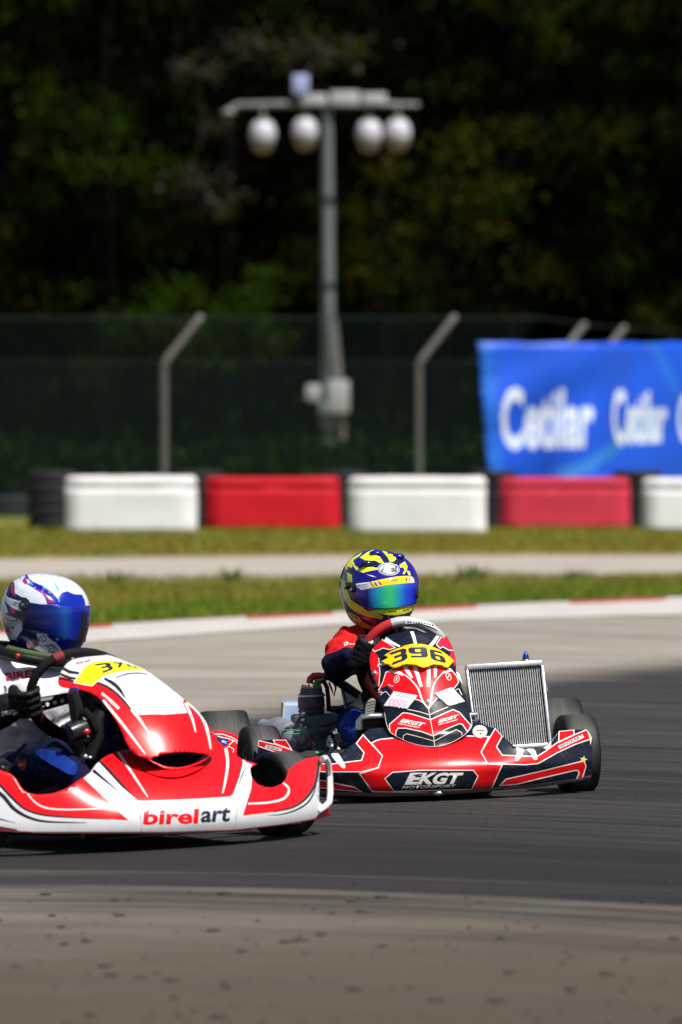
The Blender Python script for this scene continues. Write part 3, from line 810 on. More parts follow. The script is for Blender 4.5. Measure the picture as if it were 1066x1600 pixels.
# ------------------------------------------------------------------ chain-link fence
FY = 85.6
fpts = [(-420, FY), (257, FY), (655, FY), (790, FY), (862, 92.0), (926, 95.0), (1180, 104.0)]
base_pts = []
for px, Y in fpts:
    p = at(px, 800, Y); base_pts.append(Vector((p.x, Y, 0.03)))
fence = empty('chain_link_fence', base_pts[2], 'green chain link fence with pale posts whose tops bend over', 'fence')
ARM = Vector((0.45, 0.25, 0.56)); HB = 2.03
for p in base_pts[1:3] + base_pts[4:]:
    mb = MB(); mb.tube([p - Vector((0, 0, 0.3)), p + Vector((0, 0, HB - 0.05)), p + Vector((0.03, 0.01, HB + 0.03)), p + Vector((0, 0, HB)) + ARM], 0.047, 10)
    po = mb.build('post', ['concrete_post'], fence)
    c = MB(); c.tube([p + Vector((0, 0, HB)) + ARM * 0.985, p + Vector((0, 0, HB)) + ARM * 1.02], 0.052, 10); c.build('post_cap', ['galvanised'], po)
def wire_panel(name, bottoms, tops, pitch, w, mat='mesh_wire'):
    mb = MB()
    for (b0, b1), (t0, t1) in zip(zip(bottoms[:-1], bottoms[1:]), zip(tops[:-1], tops[1:])):
        L = (b1 - b0).length; H = (t0 - b0).length
        ex = (b1 - b0) / L; ez = (t0 - b0) / H; nn = ex.cross(ez).normalized()
        for sgn in (1, -1):
            k = -H if sgn > 0 else 0
            while k < (L if sgn > 0 else L + H):
                # line u = k + sgn*v
                v0, v1 = 0.0, H; u0, u1 = k, k + sgn * H
                if sgn > 0:
                    if u0 < 0: v0 = -u0; u0 = 0
                    if u1 > L: v1 -= (u1 - L); u1 = L
                else:
                    if u0 > L: v0 = u0 - L; u0 = L
                    if u1 < 0: v1 += u1; u1 = 0
                if v1 > v0 + 0.02:
                    a = b0 + ex * u0 + ez * v0 + nn * (w * 0.5 * sgn); b = b0 + ex * u1 + ez * v1 + nn * (w * 0.5 * sgn)
                    d = (b - a).normalized(); s = d.cross(nn).normalized()
                    q = [nn * w * 0.58, (s * 0.87 - nn * 0.5) * w * 0.58, (-s * 0.87 - nn * 0.5) * w * 0.58]
                    mb.add([a + x for x in q] + [b + x for x in q], [(0, 1, 4, 3), (1, 2, 5, 4), (2, 0, 3, 5)])
                k += pitch * 1.4142
    o = mb.build(name, [mat], fence, False, None, False); o['kind'] = 'stuff'; return o
bt = [p + Vector((0, -0.075, 0.02)) for p in base_pts]; tp = [p + Vector((0, -0.075, HB)) for p in base_pts]
wire_panel('wire_mesh', bt, tp, 0.062, 0.0062)
wire_panel('overhang_mesh', [p + Vector((0, -0.02, 0.02)) for p in tp[:4]], [p + ARM + Vector((0, -0.02, 0.02)) for p in tp[:4]], 0.07, 0.0055)
for k, off in enumerate([Vector((0, -0.08, HB)), Vector((0, -0.02, HB)) + ARM]):
    mb = MB(); mb.tube([p + off for p in base_pts], 0.006, 5); mb.build('strand_wire', ['mesh_wire'], fence)

# ------------------------------------------------------------------ banner on the fence
def _by(px):
    return 84.3 + np.interp(px, [740, 940, 985, 1100, 1200], [0.0, 0.5, 1.6, 3.4, 5.0])
def banner_surf(P):
    P = np.asarray(P); Y = _by(P[:, 0]) + 0.05 * np.sin(P[:, 0] * 0.055) * (0.5 + (P[:, 1] - 530) / 300.0) + 0.06 * np.sin(P[:, 0] * 0.021 + P[:, 1] * 0.012) + 0.02 * np.sin(P[:, 1] * 0.06 + P[:, 0] * 0.03)
    return O3 + rays(P) * Y[:, None]
bo = [(746, 534)] + [(x, 535 - 2.2 * math.sin((x - 746) / 28.0) ** 2 + 1.5) for x in range(775, 1200, 14)] + [(1200, 536), (1200, 748), (1080, 755), (985, 752), (900, 753), (764, 753)]
bp = [([catmull([(860, 735), (905, 722), (960, 690), (1000, 650), (1040, 640), (1010, 668), (960, 712), (900, 745)], True)], 'banner_teal'),
      ([catmull([(1012, 535), (1028, 535), (1050, 580), (1075, 640), (1062, 630), (1035, 580)], True)], 'banner_light'),
      ([[(746, 534), (770, 534), (788, 753), (764, 753)]], 'banner_light'),
      (text('Cetilar', (783, 604), (930, 606), (927, 701), (783, 704), 0.035), 'banner_white'),
      (text('Cetilar', (957, 606), (1043, 612), (1041, 692), (958, 697), 0.035), 'banner_white'),
      (text('Cetilar', (1060, 614), (1150, 616), (1150, 690), (1060, 694), 0.035), 'banner_white')]
bn = sheet('advertising_banner', None, bo, bp, 'banner_blue', banner_surf, (0, 1, 0), 0.004, 14, backmat='banner_blue')
tag(bn, 'blue cloth banner with white lettering hung on the fence above the barrier blocks', 'banner')
for px in (752, 822, 893, 950, 1010, 1075):
    p = Vector(banner_surf([(px, 541)])[0]); mb = MB(); mb.lathe([(0.012, -0.006), (0.028, -0.008), (0.028, 0.004), (0.012, 0.004), (0.012, -0.006)], p, (0, 1, 0), 12)
    mb.build('eyelet', ['steel'], bn)

# ------------------------------------------------------------------ pole with hanging lamps
PY = 120.0; PS = FPX / PY
def pp(px, py, dy=0.0): return at(px, py, PY + dy)
pole = empty('lamp_pole', (pp(512, 800).x, PY, 0.0), 'tall grey pole with a cross arm, four white hanging lamps and boxes', 'lamp pole')
mb = MB(); b0 = pp(513, 680); b0.z = -0.1
mb.tube([b0, pp(513, 600), pp(512, 320), pp(512, 172)], [0.14, 0.125, 0.108, 0.085], 14); mb.build('mast', ['pole_metal'], pole)
for y in (312, 447):
    mb = MB(); mb.tube([pp(512, y - 5), pp(512, y + 5)], 0.135, 14); mb.build('strap', ['band_black'], pole)
mb = MB(); mb.tube([pp(352, 176), pp(372, 164), pp(512, 161), pp(655, 164)], [0.05, 0.05, 0.055, 0.04], 8); mb.build('cross_arm', ['galvanised'], pole)
mb = MB(); mb.ball(pp(357, 175), 0.08, 0, 8, (1.6, 1, 0.7)); mb.build('end_bracket', ['galvanised'], pole)
for (x, y, w, h, m) in ((491, 157, 40, 19, 'box_white'), (539, 155, 46, 24, 'box_white'), (585, 156, 38, 20, 'box_white'), (470, 133, 25, 32, 'box_blue')):
    mb = MB(); mb.box(pp(x, y, -0.05), (w / PS, 0.26, h / PS), None, 0, 0.03); o = mb.build('junction_box' if m == 'box_white' else 'camera_box', [m], pole)
    k = MB(); k.box(pp(x, y + h * 0.5 - 1.5, -0.19), (w / PS * 0.85, 0.02, 0.03), None, 0, 0.005); k.build('lid_seam', ['band_black'], o)
for x, dy in ((411, 0), (477, -4), (577, -1), (622, -2)):
    c = pp(x, 205 + dy)
    mb = MB(); mb.lathe([(0.00087, 0.261), (0.0609, 0.261), (0.06525, 0.2088), (0.1305, 0.2044), (0.1436, 0.1566)], c, (0, 0, 1), 20); neck = None
    lamp = MB(); lamp.lathe([(0.1305, 0.174), (0.1653, 0.1479), (0.2044, 0.0783), (0.2279, 0), (0.2279, -0.087), (0.2132, -0.1566), (0.2044, -0.161)], c, (0, 0, 1), 24)
    lo = lamp.build('lamp', ['lamp_white'], pole)
    mb.build('lamp_neck', ['galvanised'], lo)
    g = MB(); g.lathe([(0.2088, -0.1566), (0.1958, -0.2349), (0.1566, -0.3219), (0.087, -0.3741), (0.00087, -0.3871)], c, (0, 0, 1), 24); g.build('lamp_glass', ['lamp_glass'], lo)
    h = MB(); h.tube([c + Vector((0, 0, 0.30)), pp(x, 163)], 0.035, 8); h.build('hanger', ['galvanised'], lo)
mb = MB(); b1 = pp(532, 690); b1.z = 0
mb.tube([b1, pp(531, 640), pp(524, 500)], [0.10, 0.10, 0.03], 10); mb.build('brace_post', ['concrete_post'], pole)
for (x, y, w, h, m) in ((529, 620, 34, 52, 'box_white'), (490, 614, 24, 26, 'box_white'), (507, 638, 20, 20, 'pole_metal')):
    mb = MB(); mb.box(pp(x, y, -0.22), (w / PS, 0.24, h / PS), None, 0, 0.04); mb.build('switch_box', [m], pole)
mb = MB(); mb.tube([pp(505, 180, -0.16), pp(503, 300, -0.17), pp(506, 450, -0.17), pp(520, 600, -0.2)], 0.02, 6); mb.build('cable', ['band_black'], pole)

# ------------------------------------------------------------------ the wood
def tree_proto(seed, H, Rc, leafmat, twigs=False):
    rnd = random.Random(seed)
    th = empty('tree', (0, 0, 0), 'dark leafy tree in the deep shade of the wood behind the fence', 'tree', 'trees of the wood behind the fence')
    mb = MB(); pts = [Vector((0, 0, -0.4)), Vector((rnd.uniform(-.1, .1), rnd.uniform(-.1, .1), H * 0.25)), Vector((rnd.uniform(-.3, .3), 0, H * 0.55)), Vector((rnd.uniform(-.4, .4), 0, H * 0.9))]
    mb.tube(pts, [0.30, 0.24, 0.16, 0.04], 9)
    tips = []
    for i in range(34):
        t = rnd.uniform(0.05, 0.92); z = H * (0.10 + 0.85 * t); a = rnd.uniform(0, 6.283)
        ln = Rc * (0.45 + 0.75 * math.sin(math.pi * min(1, 0.25 + 0.75 * t))) * rnd.uniform(0.65, 1.1)
        b = Vector((0, 0, z)); e = b + Vector((math.cos(a) * ln, math.sin(a) * ln, rnd.uniform(-0.9, 0.7)))
        mid = b.lerp(e, 0.5) + Vector((0, 0, 0.35)); mb.tube([b, mid, e], [0.07, 0.045, 0.012], 5)
        tips += [(e, 1.0), (mid.lerp(e, 0.45), 0.8), (b.lerp(mid, 0.8), 0.6)]
        for j in range(2):
            e2 = mid + Vector((rnd.uniform(-1, 1), rnd.uniform(-1, 1), rnd.uniform(-.5, .6))) * 1.0; mb.tube([mid, e2], [0.03, 0.01], 4); tips.append((e2, 0.7))
    mb.build('trunk', ['bark'], th, True, Vector((0, 0, 0)), False)
    V = []; Fs = []; fm = []
    for c, w in tips:
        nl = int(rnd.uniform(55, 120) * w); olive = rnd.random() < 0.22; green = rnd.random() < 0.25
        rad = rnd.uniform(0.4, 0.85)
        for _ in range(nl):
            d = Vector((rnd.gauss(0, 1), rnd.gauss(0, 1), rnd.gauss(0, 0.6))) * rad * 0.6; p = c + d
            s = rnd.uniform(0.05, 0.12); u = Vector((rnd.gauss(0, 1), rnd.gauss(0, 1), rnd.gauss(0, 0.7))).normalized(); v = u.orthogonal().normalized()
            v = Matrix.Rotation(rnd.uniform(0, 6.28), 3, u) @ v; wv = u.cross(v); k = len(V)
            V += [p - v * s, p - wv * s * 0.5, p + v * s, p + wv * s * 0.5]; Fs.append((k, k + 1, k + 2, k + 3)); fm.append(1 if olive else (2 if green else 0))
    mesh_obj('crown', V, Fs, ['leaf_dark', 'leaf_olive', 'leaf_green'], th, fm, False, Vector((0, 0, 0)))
    return th
protos = [tree_proto(11, 17, 3.4, 0), tree_proto(22, 19, 3.0, 0), tree_proto(33, 15.5, 3.8, 0)]
spots = []
for row, (Y, off) in enumerate(((156, 0.0), (160.5, 1.7), (165, 0.6), (170, 2.2))):
    x = -20 + off
    while x < 24:
        spots.append((x + random.uniform(-.7, .7), Y + random.uniform(-1, 1))); x += 3.5 if row < 3 else 3.0
for i, (x, y) in enumerate(spots):
    o = protos[i] if i < 3 else copy_tree(protos[i % 3])
    o.location = (x, y, 0); o.rotation_euler = (0, 0, random.uniform(0, 6.283)); s = random.uniform(0.9, 1.15); o.scale = (s, s, s)
# undergrowth of the wood edge, a mass
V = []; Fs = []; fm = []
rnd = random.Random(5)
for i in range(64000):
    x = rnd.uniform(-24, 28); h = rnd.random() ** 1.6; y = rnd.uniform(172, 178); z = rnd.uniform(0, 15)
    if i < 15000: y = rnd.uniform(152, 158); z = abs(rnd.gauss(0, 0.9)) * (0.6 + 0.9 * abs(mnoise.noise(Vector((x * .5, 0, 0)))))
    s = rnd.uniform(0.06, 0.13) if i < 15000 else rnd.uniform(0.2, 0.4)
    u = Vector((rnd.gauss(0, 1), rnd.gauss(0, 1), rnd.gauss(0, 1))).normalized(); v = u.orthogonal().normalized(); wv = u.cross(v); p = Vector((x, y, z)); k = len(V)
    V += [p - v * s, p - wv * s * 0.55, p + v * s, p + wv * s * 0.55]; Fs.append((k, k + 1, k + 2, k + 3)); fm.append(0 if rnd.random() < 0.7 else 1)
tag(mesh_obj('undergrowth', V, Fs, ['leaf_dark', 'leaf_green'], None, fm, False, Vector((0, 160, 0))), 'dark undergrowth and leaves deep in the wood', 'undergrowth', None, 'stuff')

V = []; Fs = []; fm = []
for i in range(34000):
    x = rnd.uniform(-7.5, 11.0); y = rnd.uniform(104, 113); top = 0.95 + 0.35 * mnoise.noise(Vector((x * 0.9, y * 0.2, 4))) - 0.0
    z = top * rnd.random() ** 0.7; s = rnd.uniform(0.05, 0.11)
    u = Vector((rnd.gauss(0, 1), rnd.gauss(0, 1), rnd.gauss(0, 1))).normalized(); v = u.orthogonal().normalized(); wv = u.cross(v); p = Vector((x, y, z)); k = len(V)
    V += [p - v * s, p - wv * s * 0.55, p + v * s, p + wv * s * 0.55]; Fs.append((k, k + 1, k + 2, k + 3)); fm.append(0 if rnd.random() < 0.6 else 1)
tag(mesh_obj('low_scrub', V, Fs, ['leaf_dark', 'leaf_green'], None, fm, False, Vector((0, 108, 0))), 'low dark scrub growing between the fence and the lamp pole', 'scrub', None, 'stuff')

def spray_tree(px, py_base, Y, sprays, label, mats, seed, name='tree'):
    rr = random.Random(seed); b = at(px, 800, Y); b.z = 0.0
    th = empty(name, b, label, 'tree', None); mb = MB(); V = []; Fs = []; fm = []
    top = max((at(x, y, Y).z for x, y, _, _ in sprays)); mb.tube([b - Vector((0, 0, .3)), b + Vector((0.1, 0, top * 0.5)), b + Vector((0, 0, top))], [0.045, 0.035, 0.015], 8)
    for x, y, r, n in sprays:
        c = at(x, y, Y + rr.uniform(-1, 1)); st = Vector((b.x, Y, c.z * 0.75)); mb.tube([st, st.lerp(c, 0.5) + Vector((0, 0, 0.2)), c], [0.03, 0.022, 0.008], 5)
        rad = r / (FPX / Y)
        for _ in range(n):
            p = c + Vector((rr.gauss(0, 1), rr.gauss(0, 1), rr.gauss(0, 0.55))) * rad * 0.55; s = rr.uniform(0.05, 0.11)
            u = Vector((rr.gauss(0, 1), rr.gauss(0, 1), rr.gauss(0, 0.7) + 0.3)).normalized(); v = Matrix.Rotation(rr.uniform(0, 6.28), 3, u) @ u.orthogonal().normalized(); wv = u.cross(v); k = len(V)
            V += [p - v * s, p - wv * s * 0.5, p + v * s, p + wv * s * 0.5]; Fs.append((k, k + 1, k + 2, k + 3)); fm.append(0 if rr.random() < 0.6 else 1)
    mb.build('trunk', ['bark'], th, True, b, False); mesh_obj('crown', V, Fs, mats, th, fm, False, b); return th
spray_tree(690, 0, 149, [(720, 225, 60, 260), (770, 290, 55, 200), (690, 300, 50, 160), (640, 360, 45, 130), (600, 270, 40, 120), (750, 350, 45, 120), (580, 430, 40, 110), (800, 200, 40, 90), (560, 330, 35, 80)], 'slender tree with olive sunlit sprays right of the lamp pole', ['spray_olive', 'leaf_olive'], 3)
spray_tree(385, 0, 146, [(390, 470, 45, 240), (360, 490, 45, 200), (280, 450, 45, 150), (410, 430, 30, 90), (250, 480, 40, 120), (330, 520, 50, 170), (200, 500, 50, 120), (420, 520, 40, 110)], 'bright green young tree rising over the fence left of the lamp pole', ['spray_green', 'leaf_green'], 4)
spray_tree(310, 0, 150, [(310, 110, 45, 120), (300, 280, 40, 110), (350, 320, 40, 100), (330, 200, 35, 70), (480, 70, 60, 150), (540, 80, 50, 120), (400, 70, 50, 110)], 'thin brownish tree with sparse twigs behind the left lamps', ['dead_twig', 'spray_olive'], 5)
spray_tree(170, 0, 151, [(170, 200, 70, 200), (120, 260, 60, 150), (230, 260, 50, 120), (80, 150, 60, 120)], 'dim green tree at the left of the wood', ['leaf_green', 'spray_green'], 6)
# ================================================================== KARTS: common parts
class Kart:
    def __init__(s, gx, gy, yaw, name, label):
        s.G = Vector((gx, gy, float(gz(gx, gy)))); a = R(yaw); sl = 0.033
        s.l = Vector((math.cos(a), math.sin(a), sl * math.cos(a))).normalized()
        s.f = Vector((math.sin(a), -math.cos(a), sl * math.sin(a))).normalized()
        s.u = s.f.cross(s.l).normalized(); s.yaw = a
        s.th = empty(name, s.G, label, 'go-kart', 'racing karts on the track')
        s.nf, s.nl, s.nu = np.array(s.f), np.array(s.l), np.array(s.u); s.ng = np.array(s.G)
    def w(s, f, l, z): return s.G + s.f * f + s.l * l + s.u * z
    def loc(s, p): d = Vector(p) - s.G; return d.dot(s.f), d.dot(s.l), d.dot(s.u)
    def pix(s, px, py, f):
        d = rays([(px, py)])[0]; t = (f - (O3 - s.ng) @ s.nf) / (d @ s.nf); return Vector(O3 + d * t)
    def pixs(s, pts, f): return [s.pix(x, y, f) for x, y in pts]
    def surf(s, F):
        def fn(P):
            D = rays(P); f0 = (O3 - s.ng) @ s.nf; dn = D @ s.nf; t = (0.1 - f0) / dn
            for _ in range(40):
                X = O3 + D * t[:, None] - s.ng; ft = F(X @ s.nl, X @ s.nu); t = 0.4 * t + 0.6 * (ft - f0) / dn
            return O3 + D * t[:, None]
        return fn
    def M3(s): return Matrix((s.l, -s.f, s.u)).transposed()      # columns: left, backwards, up
def sst(x, a, b):
    t = np.clip((x - a) / (b - a), 0, 1); return t * t * (3 - 2 * t)

def wheel_mesh(Rr, W, name='wheel'):
    """tyre with its rim; the axle lies along X"""
    mb = MB(); h = W / 2; rim = 0.066
    prof = [(rim, -h * 0.80), (rim + 0.012, -h * 0.86), (Rr * 0.70, -h * 0.98), (Rr * 0.86, -h), (Rr * 0.95, -h * 0.95), (Rr * 0.985, -h * 0.84), (Rr * 0.998, -h * 0.68), (Rr, -h * 0.35), (Rr, h * 0.35), (Rr * 0.998, h * 0.68), (Rr * 0.985, h * 0.84), (Rr * 0.95, h * 0.95), (Rr * 0.86, h), (Rr * 0.70, h * 0.98), (rim + 0.012, h * 0.86), (rim, h * 0.80)]
    mb.lathe(prof[:6], (0, 0, 0), (1, 0, 0), 56, 1); mb.lathe(prof[5:11], (0, 0, 0), (1, 0, 0), 56, 0); mb.lathe(prof[10:], (0, 0, 0), (1, 0, 0), 56, 1)
    for q in (0.62, 0.78): 
        for sg in (-1, 1): mb.lathe([(Rr * q, sg * h * 0.985), (Rr * (q + 0.01), sg * h * 1.01), (Rr * (q + 0.02), sg * h * 0.99)], (0, 0, 0), (1, 0, 0), 48, 1)
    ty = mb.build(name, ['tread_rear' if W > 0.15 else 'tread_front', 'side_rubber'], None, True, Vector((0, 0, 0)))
    r = MB(); r.lathe([(rim + 0.006, -h * 0.84), (rim - 0.006, -h * 0.80), (rim - 0.012, -h * 0.74), (0.045, -h * 0.66), (0.03, -h * 0.64), (0.028, -h * 0.84), (0.001, -h * 0.86)], (0, 0, 0), (1, 0, 0), 40)
    r.lathe([(0.001, h * 0.86), (0.028, h * 0.84), (0.03, h * 0.64), (0.045, h * 0.66), (rim - 0.012, h * 0.74), (rim - 0.006, h * 0.80), (rim + 0.006, h * 0.84)], (0, 0, 0), (1, 0, 0), 40)
    for k in range(3):
        a = k * 2.094
        for sg in (-1, 1): r.lathe([(0.006, 0.0), (0.006, 0.006), (0.001, 0.006)], (sg * h * 0.66, 0.037 * math.cos(a), 0.037 * math.sin(a)), (sg, 0, 0), 6)
    ro = r.build('rim', ['black_metal'], None, True, Vector((0, 0, 0))); ro.parent = ty
    return ty
WHEEL = {}
def put_wheel(K, f, l, Rr, W, steer=0.0, camber=0.0, dz=0.0):
    key = (Rr, W)
    if key not in WHEEL: WHEEL[key] = wheel_mesh(Rr, W); o = WHEEL[key]
    else: o = copy_tree(WHEEL[key])
    p = K.w(f, l, 0); z = float(gz(p.x, p.y)) + Rr - 0.004 + dz
    o.parent = K.th; o.location = Vector((p.x, p.y, z)) - K.G
    o.rotation_euler = (random.uniform(0, 6), camber - 0.033, K.yaw + steer); o.rotation_mode = 'XYZ'
    return Vector((p.x, p.y, z))

def steering_wheel(K, cpx, f, rx, ry, tube, segs, lean_f, spokes, col):
    """rim drawn through the picture ellipse; the top of the rim stands lean_f further forward"""
    def P(deg, rr=1.0): 
        a = R(deg); return K.pix(cpx[0] + rx * rr * math.cos(a), cpx[1] - ry * rr * math.sin(a), f + lean_f * math.sin(a) * rr)
    so = None
    for (a0, a1, m, r) in segs:
        mb = MB(); n = max(6, int(abs(a1 - a0) / 5)); mb.tube([P(a0 + (a1 - a0) * i / n) for i in range(n + 1)], r, 14)
        o = mb.build('steering_wheel' if so is None else 'grip', [m], K.th if so is None else so)
        if so is None: so = o
    hub = P(0, 0)
    for a in spokes:
        mb = MB(); p1 = P(a, 0.97); mb.tube([hub, hub.lerp(p1, 0.5), p1], [0.016, 0.014, 0.012], 8); mb.build('spoke', [col], so)
    mb = MB(); mb.tube([hub + K.f * 0.03, hub - K.f * 0.02], 0.04, 16); mb.build('hub', [col], so)
    return so, P, hub

def glove(name, parent, P, T, N, wrist, fore, mat='black_glove', rt=0.017, s=1.0, flip=1):
    """five fingers closed round a bar at P with direction T; N points to the knuckles"""
    T = Vector(T).normalized(); N = (Vector(N) - T * Vector(N).dot(T)).normalized(); B = T.cross(N).normalized() * flip
    rho = rt + 0.010 * s; caps = []
    def q(off, deg, r=rho): a = R(deg); return P + T * off + (N * math.cos(a) + B * math.sin(a)) * r
    heel = q(0, -75, rho + 0.030 * s)
    lens = [0.92, 1.0, 0.96, 0.82]
    for i in range(4):
        off = (i - 1.5) * 0.0215 * s; kn = q(off, -12, rho + 0.012 * s)
        a = q(off, 40, rho + 0.003 * s); b = q(off, 100); c = q(off * 0.95, 100 + 75 * lens[i])
        r = 0.0105 * s * (0.9 if i == 3 else 1)
        caps += [(kn, r * 1.15, a, r * 1.05, mat), (a, r * 1.05, b, r * 0.98, mat), (b, r * 0.98, c, r * 0.85, mat)]
        caps.append((kn, 0.0125 * s, heel + T * off * 0.8, 0.0155 * s, mat))
        caps.append((heel + T * off * 0.8, 0.0155 * s, Vector(wrist) + T * off * 0.35, 0.021 * s, mat))
    tb = heel + T * (-0.040 * s); t1 = q(-0.050 * s, -110, rho + 0.006); t2 = q(-0.052 * s, -175)
    caps += [(tb, 0.015 * s, t1, 0.0125 * s, mat), (t1, 0.0125 * s, t2, 0.010 * s, mat)]
    caps.append((wrist, 0.030 * s, Vector(wrist).lerp(Vector(fore), 0.5), 0.037 * s, mat))
    return skin(name, caps, parent, 0.0042, 3, 0.0012, 60)

# ------------------------------------------------------------------ helmets
class Helmet:
    def __init__(s, centre, yaw, pitch, roll, ax):
        s.c = np.array(centre); y, p, r = R(yaw), R(pitch), R(roll)
        f = Vector((math.sin(y) * math.cos(p), -math.cos(y) * math.cos(p), -math.sin(p))); l = Vector((math.cos(y), math.sin(y), 0)); u = f.cross(l)
        l2 = l * math.cos(r) + u * math.sin(r); u2 = f.cross(l2)
        s.A = np.array([f, l2, u2]); s.ax = ax
        e0 = Vector(O3) - Vector(centre); e0.normalize(); e1 = Vector((0, 0, 1)).cross(e0).normalized(); s.E = np.array([e0, e1, e0.cross(e1)])
    def g(s, X):
        """implicit shape, 1 on the shell; X in helmet axes (forward, left, up)"""
        a1, a2, b, cu, cd, n = s.ax
        x, y, z = X[:, 0], X[:, 1], X[:, 2]
        low = sst(-z, 0.0, 0.10)
        ax = np.where(x > 0, a1 * (1 + 0.07 * low), a2 * (1 - 0.16 * low)); bb = b * (1 - 0.10 * low)
        return (np.abs(x) / ax) ** n + (np.abs(y) / bb) ** n + (np.abs(z) / np.where(z > 0, cu, cd)) ** n
    def shell(s, dirs, k=1.0):
        """world points on the shell in world directions"""
        D = dirs @ s.A.T; r = np.full(len(D), 0.14)
        for _ in range(30): r = r * s.g(D * r[:, None]) ** (-1.0 / s.ax[5])
        return s.c + dirs * (r * k)[:, None]
    def q2d(s, q):
        th = np.radians(np.hypot(q[:, 0], q[:, 1])); ph = np.arctan2(q[:, 1], q[:, 0])
        return np.cos(th)[:, None] * s.E[0] + np.sin(th)[:, None] * (np.cos(ph)[:, None] * s.E[1] + np.sin(ph)[:, None] * s.E[2])
    def px2q(s, P):
        D = rays(P); D = D / np.linalg.norm(D, axis=1)[:, None]
        t0 = (s.c - O3) @ D.T; ts = t0[:, None] + np.linspace(-0.25, 0.15, 161)[None, :]
        pts = O3 + D[:, None, :] * ts[:, :, None]; Xl = (pts.reshape(-1, 3) - s.c) @ s.A.T
        G = s.g(Xl).reshape(len(D), -1)
        hit = (G < 1).any(1); i = np.where(hit, (G < 1).argmax(1), G.argmin(1))
        p = pts[np.arange(len(D)), i] - s.c; d = p / np.linalg.norm(p, axis=1)[:, None]
        e = d @ s.E.T; th = np.degrees(np.arccos(np.clip(e[:, 0], -1, 1))); ph = np.arctan2(e[:, 2], e[:, 1])
        return np.stack([th * np.cos(ph), th * np.sin(ph)], 1)
    def poly(s, c, step=2.5): return [tuple(v) for v in s.px2q(resample(c, step))]
    def paints(s, P): return [(type(cs)([s.poly(c) for c in cs]), m) for cs, m in P]
    def build_shell(s, name, paints, base, parent, under='h_black'):
        out = [(174 * math.cos(2 * math.pi * i / 60), 174 * math.sin(2 * math.pi * i / 60)) for i in range(60)]
        V, T, idx, names = livery(out, s.paints(paints), base, 5.5)
        W = s.shell(s.q2d(V)); names = names + [under]
        loc = (W - s.c) @ s.A.T; zc = loc[T][:, :, 2].mean(1); idx = np.where(zc < -s.ax[4] * 0.93, len(names) - 1, idx)
        a, b, c = W[T[:, 0]], W[T[:, 1]], W[T[:, 2]]
        if np.sum(np.einsum('ij,ij->i', np.cross(b - a, c - a), (a - s.c))) < 0: T = T[:, ::-1]
        rimv = [i for i in range(len(V)) if abs(np.hypot(*V[i]) - 174) < 0.6]
        ctr = W[rimv].mean(0); W = np.vstack([W, ctr]); F = [tuple(t) for t in T]; fm = list(idx)
        order = sorted(rimv, key=lambda i: math.atan2(V[i][1], V[i][0]))
        for a_, b_ in zip(order, order[1:] + order[:1]): F.append((a_, b_, len(W) - 1)); fm.append(0)
        return mesh_obj(name, W, F, names, parent, fm, True, Vector(s.c))
    def panel(s, name, outline, paints, base, parent, k=1.02, k_in=0.995, grid=4.0):
        V, T, idx, names = livery(s.poly(outline), s.paints(paints), base, grid)
        used = np.unique(T); rm = -np.ones(len(V), int); rm[used] = np.arange(len(used)); V = V[used]; T = rm[T]
        d = s.q2d(V); W = s.shell(d, k); W2 = s.shell(d, k_in)
        a, b, c = W[T[:, 0]], W[T[:, 1]], W[T[:, 2]]
        if np.sum(np.einsum('ij,ij->i', np.cross(b - a, c - a), (a - s.c))) < 0: T = T[:, ::-1]
        n = len(W); F = [tuple(t) for t in T]; fm = list(idx); es = {(t[i], t[(i + 1) % 3]) for t in T for i in range(3)}; nf = len(F)
        names = names + ['h_black']
        for e in es:
            if (e[1], e[0]) not in es: F.append((e[0], e[0] + n, e[1] + n, e[1])); fm.append(len(names) - 1)
        return mesh_obj(name, np.vstack([W, W2]), F, names, parent, fm, True, Vector(s.c), flat_from=nf)
    def at(s, px, py, k=1.0):
        q = s.px2q([(px, py)]); return Vector(s.shell(s.q2d(q), k)[0]), Vector(s.q2d(q)[0])
def zpts(pts, x0, y0, k): return [(x0 + x / k, y0 + y / k) for x, y in pts]

# ================================================================== RED AND NAVY KART, NUMBER 396
K = Kart(0.27, 23.7, 5.0, 'racing_kart', 'red and navy racing kart with yellow number 396 and a tall radiator')
A = K.th
# wheels
ALN = 0.552
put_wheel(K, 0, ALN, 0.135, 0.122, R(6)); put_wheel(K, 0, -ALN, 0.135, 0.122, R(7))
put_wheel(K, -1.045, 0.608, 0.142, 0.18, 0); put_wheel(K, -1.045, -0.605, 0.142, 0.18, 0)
# chassis, mostly under the bodywork
mb = MB()
for sg in (-1, 1):
    mb.tube([K.w(0.22, sg * 0.20, 0.055), K.w(0.0, sg * 0.26, 0.055), K.w(-0.5, sg * 0.33, 0.055), K.w(-1.12, sg * 0.33, 0.06)], 0.016, 8)
    mb.tube([K.w(0.0, sg * 0.24, 0.06), K.w(0.0, sg * 0.42, 0.11), K.w(0, sg * 0.49, 0.135)], 0.014, 8)
for f in (0.2, -0.4, -0.95): mb.tube([K.w(f, -0.30, 0.055), K.w(f, 0.30, 0.055)], 0.014, 8)
mb.build('chassis_frame', ['black_metal'], A)
mb = MB(); mb.box(K.w(-0.15, 0, 0.042), (0.52, 0.85, 0.004), K.M3(), 0, 0.001); mb.build('floor_tray', ['black_metal'], A)
mb = MB(); mb.tube([K.w(-1.045, -0.62, 0.142), K.w(-1.045, 0.62, 0.142)], 0.02, 14); mb.build('rear_axle', ['steel'], A)
